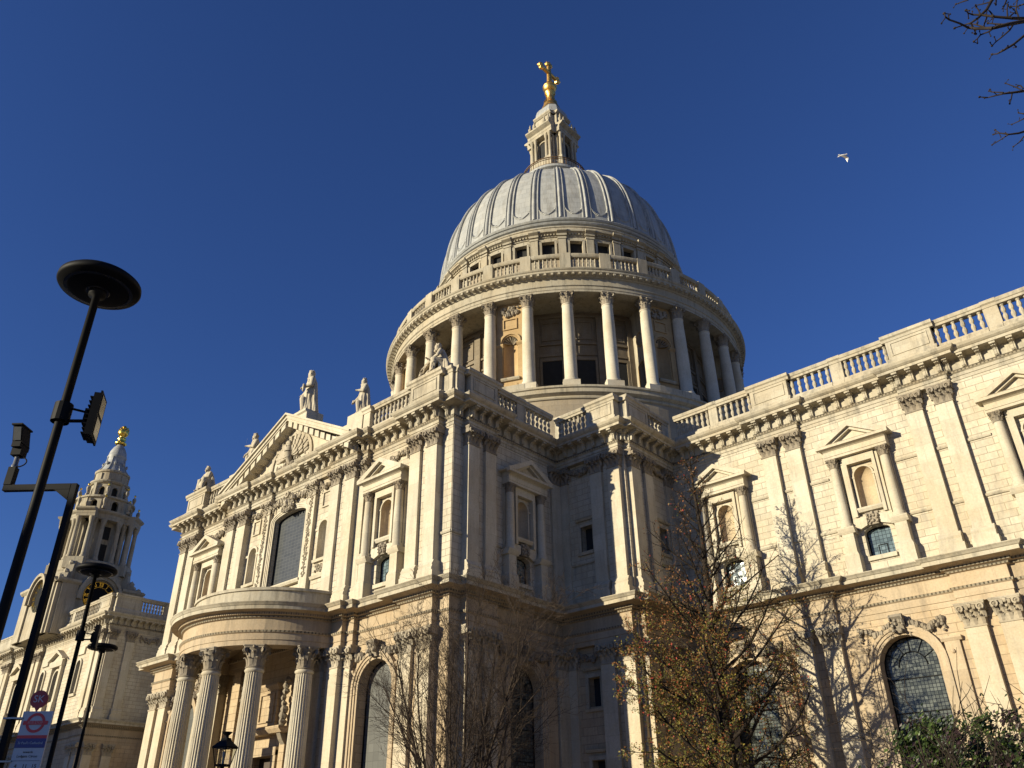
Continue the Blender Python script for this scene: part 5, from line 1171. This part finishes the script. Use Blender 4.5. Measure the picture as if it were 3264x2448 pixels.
# ================================================================ trees and shrubs
def rv(r): return Vector((r.gauss(0, 1), r.gauss(0, 1), r.gauss(0, 1))).normalized()
def grow(mb, p, d, L, r, lv, R, P_, tips):
    n = max(2, int(L/P_['seg'][min(lv, len(P_['seg'])-1)])); pts = [Vector(p)]; rs = [r]; d = d.normalized()
    rt_ = r*P_['taper']
    for i in range(n):
        d = (d+rv(R)*P_['wob'][min(lv, len(P_['wob'])-1)]+Vector((0, 0, P_['up'][min(lv, len(P_['up'])-1)]))).normalized()
        pts.append(pts[-1]+d*L/n); rs.append(r+(rt_-r)*(i+1)/n)
    sides = (8, 6, 5, 4, 3)[min(lv, 4)]
    mb.path(pts, rs, sides)
    tips.append((lv, pts))
    if lv >= P_['lv']: return
    k = P_['kids'][lv]
    for j in range(k):
        t = P_['t0'][lv]+(1-P_['t0'][lv])*(j+R.random())/k; f = t*n; i = min(n-1, int(f)); q = pts[i].lerp(pts[i+1], f-i)
        ax = (pts[i+1]-pts[i]).normalized(); o = rv(R); o = (o-ax*o.dot(ax)).normalized(); a = radians(R.uniform(*P_['ang'][lv]))
        dd = ax*cos(a)+o*sin(a); Lk = L*R.uniform(*P_['len'][lv])*(1-P_['fall'][lv]*t)
        grow(mb, q, dd, Lk, max(P_['rmin'], rs[i]*R.uniform(.45, .65)), lv+1, R, P_, tips)
# bare many stemmed tree
bt = tag(empty('bare_tree', (30.6, -47.1, 0)), 'leafless many stemmed tree with fine upright twigs before the shaded corner', 'tree')
R = random.Random(21); mb = MB(); tips = []
P_ = dict(seg=(.6, .45, .3, .25), wob=(.06, .09, .12, .16), up=(.05, .07, .06, .05), taper=.3, lv=4, kids=(12, 8, 6, 3), t0=(.18, .15, .1, .1), ang=((22, 50), (22, 50), (22, 50), (20, 50)), len=((.40, .60), (.35, .6), (.35, .6), (.4, .7)), fall=(.5, .3, .2, .1), rmin=.0055)
mb.tube((0, 0, -.1), (0, 0, .8), .26, .2, 10)
for i in range(7):
    a = i*.9+R.uniform(-.2, .2); ln = R.uniform(.12, .55)
    grow(mb, (0.1*cos(a), .1*sin(a), .7), Vector((ln*cos(a), ln*sin(a), 1)), R.uniform(7.4, 9.4), R.uniform(.055, .085), 0, R, P_, tips)
mb.build('branches', M['bark'], bt, fix=False)
# autumn tree close to the wall
LEAF = [plain(n_, c_, .55, 0, .3, 2., .35) for n_, c_ in (('olive_green_leaf', (.105, .105, .02)), ('yellow_green_leaf', (.22, .17, .025)), ('orange_brown_leaf', (.24, .10, .03)), ('red_leaf', (.36, .05, .03)), ('brown_leaf', (.15, .08, .03)))]
def leafcard(mb, p, s, R, m):
    """a five pointed leaf, slightly folded"""
    n_ = rv(R); n_ = (n_+Vector((0, 0, .4))).normalized(); x = n_.orthogonal().normalized(); x = (Matrix.Rotation(R.uniform(0, 6.28), 3, n_) @ x); y = n_.cross(x)
    v = [p]
    for i in range(5):
        a = radians(-64+32*i*1.0)*1.35; l = s*(1, 1.1, 1.2, 1.1, 1)[i]; v.append(p+x*l*cos(a)+y*l*sin(a)+n_*s*R.uniform(-.15, .15))
        if i < 4: b = a+radians(21); v.append(p+x*s*.52*cos(b)+y*s*.52*sin(b))
    mb.add(v, [(0, 1, 2), (0, 2, 3), (0, 3, 4), (0, 4, 5), (0, 5, 6), (0, 6, 7), (0, 7, 8), (0, 8, 9)], m)
TXB, TYB = 29.6, -25.7
at_ = tag(empty('autumn_tree', (TXB, TYB, 0)), 'tall autumn tree with thinning red, orange and olive leaves by the sunlit wall', 'tree')
R = random.Random(5); mb = MB(); tips = []
P2 = dict(seg=(.8, .5, .35, .3), wob=(.04, .11, .14, .16), up=(.01, .05, .04, .03), taper=.3, lv=3, kids=(0, 9, 6), t0=(.2, .2, .15), ang=((55, 80), (30, 60), (25, 60)), len=((.3, .4), (.3, .55), (.3, .6)), fall=(.3, .4, .3), rmin=.012)
tr_pts = [Vector((0, 0, 0))]; H_ = 24.2
for i in range(28): tr_pts.append(tr_pts[-1]+Vector((R.uniform(-.05, .05), R.uniform(-.05, .05), H_/28)))
mb.path(tr_pts, [.36*(1-i/28)**.8+.02 for i in range(29)], 9)
for i in range(64):
    t = .10+.87*i/64; z = t*H_; k = int(t*28); q = tr_pts[k].lerp(tr_pts[min(28, k+1)], t*28-k)
    a = i*2.4+R.uniform(-.4, .4); cr = 6.6*(1-(t-.42)/.62)**1.15 if t > .42 else 6.6-(.42-t)*3
    cr *= R.uniform(.72, 1.05)
    side = cos(a)
    el = .35+.55*t
    grow(mb, q, Vector((cos(a), sin(a), el)), max(.8, cr*1.08), max(.02,   .13*(1-t)+.025), 1, R, P2, tips)
mb.build('branches', M['barkd'], at_, fix=False)
mb = MB()
for lv, pts in tips:
    if lv < 2: continue
    for p in pts[1:]:
        t = p.z/H_; rad = sqrt(p.x**2+p.y**2)
        left = (-p.x*.75-p.y*.3)/5.
        dens = (7.5 if t < .40 else max(.22, 7.5-26*(t-.40)))*(1.0+.75*left)*(1 if lv == 3 else .6)
        c = int(max(0, dens)+R.random())
        for _ in range(c):
            q = p+rv(R)*R.uniform(.03, .25); u = R.random()
            g = max(.06, .85-1.25*max(0, t-.12)) if left > -.25 else .42
            m = 0 if u < g*.75 else 1 if u < g else (4 if u < g+(1-g)*.5 else 2 if u < g+(1-g)*.92 else 3)
            leafcard(mb, q, R.uniform(.055, .092), R, m)
mb.build('foliage', LEAF, at_, fix=False)
# evergreen shrubs and a bare shrub at the bottom right
GREEN = [plain(n_, c_, .45, 0, .4, 3., .35) for n_, c_ in (('dark_evergreen_leaf', (.03, .048, .011)), ('bright_evergreen_leaf', (.065, .10, .02)), ('purple_brown_leaf', (.05, .028, .03)))]
def shrub(loc, rx, h, n, seed, label, mix, tw=24):
    R = random.Random(seed); r = tag(empty('shrub', loc), label, 'shrub'); mb = MB(); tp = []
    PS = dict(seg=(.3, .25, .2), wob=(.1, .14, .18), up=(.04, .05, .05), taper=.4, lv=2, kids=(6, 5), t0=(.2, .2), ang=((20, 50), (25, 55)), len=((.4, .65), (.35, .6)), fall=(.4, .3), rmin=.005)
    for i in range(tw):
        a = R.uniform(0, 6.28); s_ = R.uniform(.05, .42); grow(mb, (.15*cos(a), .15*sin(a), 0), Vector((s_*cos(a), s_*sin(a), 1)), h*R.uniform(.7, 1.02), .024, 0, R, PS, tp)
    mb.build('branches', M['barkd'], r, fix=False); mb = MB(); cl = [pt for lv, pts in tp if lv >= 1 for pt in pts[1:]]
    cents = [R.choice(cl) for _ in range(150)]
    if n:
        for _ in range(n):
            c = R.choice(cents); p = c+rv(R)*abs(R.gauss(0, .13)); s_ = R.uniform(.02, .036)
            m = R.choices((0, 1, 2), mix)[0]; n_ = rv(R); x = n_.orthogonal().normalized(); y = n_.cross(x)
            mb.add([p-x*s_*1.3, p+y*s_*.6, p+x*s_*1.3+n_*s_*.3, p-y*s_*.6], [(0, 1, 2, 3)], m)
        mb.build('foliage', GREEN, r, fix=False)
    return r
for px, py, hd, rx, n, seed, label, mix in ((3275, 2385, 12.5, 1.1, 40000, 31, 'tallest dark evergreen shrub at the bottom right corner', (6, 4, .3)), (3150, 2415, 13.5, 1.2, 36000, 32, 'bright green evergreen shrub below the right hand arched window', (5, 5, .3)), (3060, 2440, 12.5, 1.2, 30000, 33, 'low purple brown shrub left of the bright green one', (3, 1, 6))):
    p = at(px, py, hd); shrub((p.x, p.y, 0), rx, p.z, n, seed, label, mix)
p = at(3140, 2250, 11.0); shrub((p.x, p.y, 0), 1., p.z, 0, 35, 'bare thin branched shrub rising among the evergreen shrubs', (1, 0, 0), 12)
# tree standing outside the right edge, its bare branches reaching in at the top
ov = empty('overhanging_tree', (56.2, -61.0, 0)); tag(ov, 'bare tree branches hanging in at the top right corner', 'tree')
ob = Vector((56.2, -61.0, 0)); mb = MB(); R = random.Random(8)
mb.path([(0, 0, 0), (.05, 0, 3), (-.1, .1, 6), (-.05, .1, 9), (.1, .1, 12.5)], [.24, .2, .16, .12, .05], 9)
def zp(x, y, hd): return at(2900+x/3.0165, y/3.0165, hd)-ob
BR = [((5.6), [(1700, 420), (1400, 280), (1098, 205), (940, 235), (800, 270), (640, 275), (560, 265), (480, 225), (380, 190), (345, 165), (330, 130)]),
      (6.2, [(1700, 300), (1350, 200), (1098, 178), (980, 175), (810, 160), (700, 145), (600, 140), (560, 125), (540, 100)]),
      (7.8, [(1700, 900), (1350, 840), (1098, 875), (1030, 885), (900, 900), (840, 915), (750, 938), (670, 932)]),
      (8.6, [(1700, 1250), (1350, 1230), (1098, 1265), (1050, 1280), (950, 1293), (860, 1278), (820, 1250)]),
      (7.0, [(1700, 250), (1300, 240), (1098, 345), (1000, 425), (900, 485), (840, 518), (790, 522)]),
      (6.4, [(1500, -500), (1100, -300), (790, 0), (740, 90), (660, 170), (590, 220), (520, 240), (430, 270)])]
SUB = [(5.6, [(1000, 225), (960, 290), (880, 360), (830, 400), (790, 440)]), (5.6, [(800, 275), (760, 305), (680, 335), (650, 370), (615, 400)]), (5.6, [(585, 220), (620, 280), (635, 325)]), (6.2, [(1050, 175), (1020, 90), (1035, 0)]), (6.2, [(940, 170), (935, 90), (940, 45)]),
       (6.2, [(810, 160), (770, 110), (740, 90)]), (6.2, [(680, 140), (660, 95), (640, 70)]), (6.3, [(940, 175), (1000, 125), (1020, 125)]), (5.7, [(900, 235), (820, 230), (750, 222)]), (5.8, [(720, 262), (650, 240), (585, 225)]), (7.8, [(985, 890), (975, 950), (960, 998)]), (7.8, [(900, 890), (790, 885), (760, 875)]), (7.8, [(1080, 865), (1000, 830), (920, 800)]),
       (7.8, [(1090, 850), (1060, 820), (1040, 825)]), (8.6, [(950, 1293), (900, 1325), (830, 1370), (790, 1395)]), (8.6, [(860, 1278), (820, 1290), (800, 1295)]), (8.6, [(1098, 1310), (1050, 1370), (995, 1410)]), (8.6, [(1098, 1140), (1050, 1165), (980, 1197)]), (8.4, [(1098, 1095), (1045, 1085)]), (7., [(1000, 425), (1020, 450)]), (6.3, [(1098, 40), (1040, 60), (970, 62)]), (6.0, [(740, 165), (720, 220), (710, 255)]),
       (6.6, [(930, 0), (910, 50), (900, 65)]), (6.6, [(830, 0), (828, 45)]), (6.6, [(790, 15), (700, 40), (635, 52)]), (6.6, [(560, 0), (500, 20), (445, 40)])]
for hd, pl in BR:
    pts = [zp(x, y, hd+.25*sin(i*1.3)-.05*i+.3) for i, (x, y) in enumerate(pl)]; n = len(pts)
    zt = min(11.5, max(4, pts[0].z-.8)); pts = [Vector((-.05, .1, zt))]+pts
    mb.path(pts, [.017*(1-i/(n+1))**1.1+.0034 for i in range(n+1)], 6); mb.lump(pts[-1], .012, n=5, k=3, sq=(1.2, 1.2, .9))
    for p in pts[5:]:
        if R.random() < .8: q = p+rv(R)*.05; mb.tube(p, q, .005, .004, 4); mb.lump(q, .008, n=5, k=3)
for hd, pl in SUB:
    pts = [zp(x, y, hd+.2+.05*i) for i, (x, y) in enumerate(pl)]; n = len(pts); mb.path(pts, [.0045*(1-i/n)+.0032 for i in range(n)], 5); mb.lump(pts[-1], .011, n=5, k=3)
    for p in pts[1:]: q = p+rv(R)*.04; mb.tube(p, q, .004, .003, 4); mb.lump(q, .007, n=5, k=3)
mb.build('branches', M['barkd'], ov, fix=False)

# ================================================================ gull
gp = at(2686, 500, 42.0)
gw = plain('white_feather', (.75, .73, .68), .7, 0, .2); gd = plain('dark_grey_feather', (.12, .11, .10), .7, 0, .2)
q = .0178                                           # metres to one picture step at that distance
def G(a, b, c): return (r2*(a-2686)-u2*(b-500))*q-fw*c
bodyp = [(2666, 502, .05, .1), (2669, 501, .05, .9), (2672, 499.5, .05, 1.9), (2676, 497.5, .03, 2.2), (2682, 495.5, 0, 3.6), (2688, 494.5, 0, 3.4), (2693, 492.5, 0, 2.0), (2701, 490.5, 0, 1.9)]
mb = MB(); mb.path([G(*p[:3]) for p in bodyp], [p[3]*q for p in bodyp], 10)
for p in bodyp[1:-1]: mb.lump(G(*p[:3]), p[3]*q, n=8, k=6, jit=0)
gull = mb.build('gull', [gw], None, tuple(gp), fix=False); tag(gull, 'white gull with dark inner wings flying across the blue sky', 'bird')
def wing(rows, dark):
    """rows: leading edge (x, y), trailing edge (x, y), distance towards the viewer"""
    mb = MB(); v = []
    for (lx, ly), (tx, ty), c in rows:
        mx, my = (lx+tx)/2, (ly+ty)/2
        v += [G(lx, ly, c), G(mx, my, c+.025), G(tx, ty, c), G(mx, my, c-.012)]
    k = len(rows); f = [(j*4+i, j*4+(i+1) % 4, (j+1)*4+(i+1) % 4, (j+1)*4+i) for j in range(k-1) for i in range(4)]
    mb.add(v, f); mb.m = [1 if i//4 < dark else 0 for i in range(len(f))]
    mb.build('wing', [gw, gd], gull, fix=False)
wing([((2679, 499), (2690, 495.5), .05), ((2682, 503), (2694, 498), .15), ((2685.5, 508), (2697, 504.5), .28), ((2686.5, 513), (2697, 508), .38), ((2687.5, 521), (2694, 517), .5), ((2689, 526.5), (2690.5, 526), .56)], 3)
wing([((2677, 496), (2690, 494), -.05), ((2674, 492), (2688, 489.5), -.2), ((2674.5, 489.5), (2686, 487), -.3), ((2679, 486.5), (2685, 484.5), -.45), ((2686.5, 481.5), (2687, 482), -.6)], 2)

# ================================================================ unseen blocks added across the street, sized for the shadows they cast
def block(x0, x1, y0, y1, h, label):
    r = tag(empty('shade_building', ((x0+x1)/2, (y0+y1)/2, 0)), label, 'building'); mb = MB(); a, b = (x1-x0)/2, (y1-y0)/2; mb.box(LOC, -a, a, -b, b, 0, h); mb.box(LOC, -a-.4, a+.4, -b-.4, b+.4, h-.6, h); mb.build('wall', M['low'], r)
    mb = MB(); f = Fr((0, b), (-1, 0), (0, 1)); n = max(2, int((x1-x0)/4))
    for k in range(int(h/4)):
        for i in range(n): u = -a+(i+.5)*(2*a)/n; mb.box(f, u-.8, u+.8, 0, .06, 1.2+4*k, 3.4+4*k)
    w_ = mb.build('window_grid', M['plain_glass'], r); w_['kind'] = 'stuff'
block(-15, 26, -118, -95, 15.0, 'unseen low stone block added across the street to shade the bus stop sign')
block(-170, -86.5, -125, -95, 33.5, 'unseen tall stone block added across the street to shade the west end')
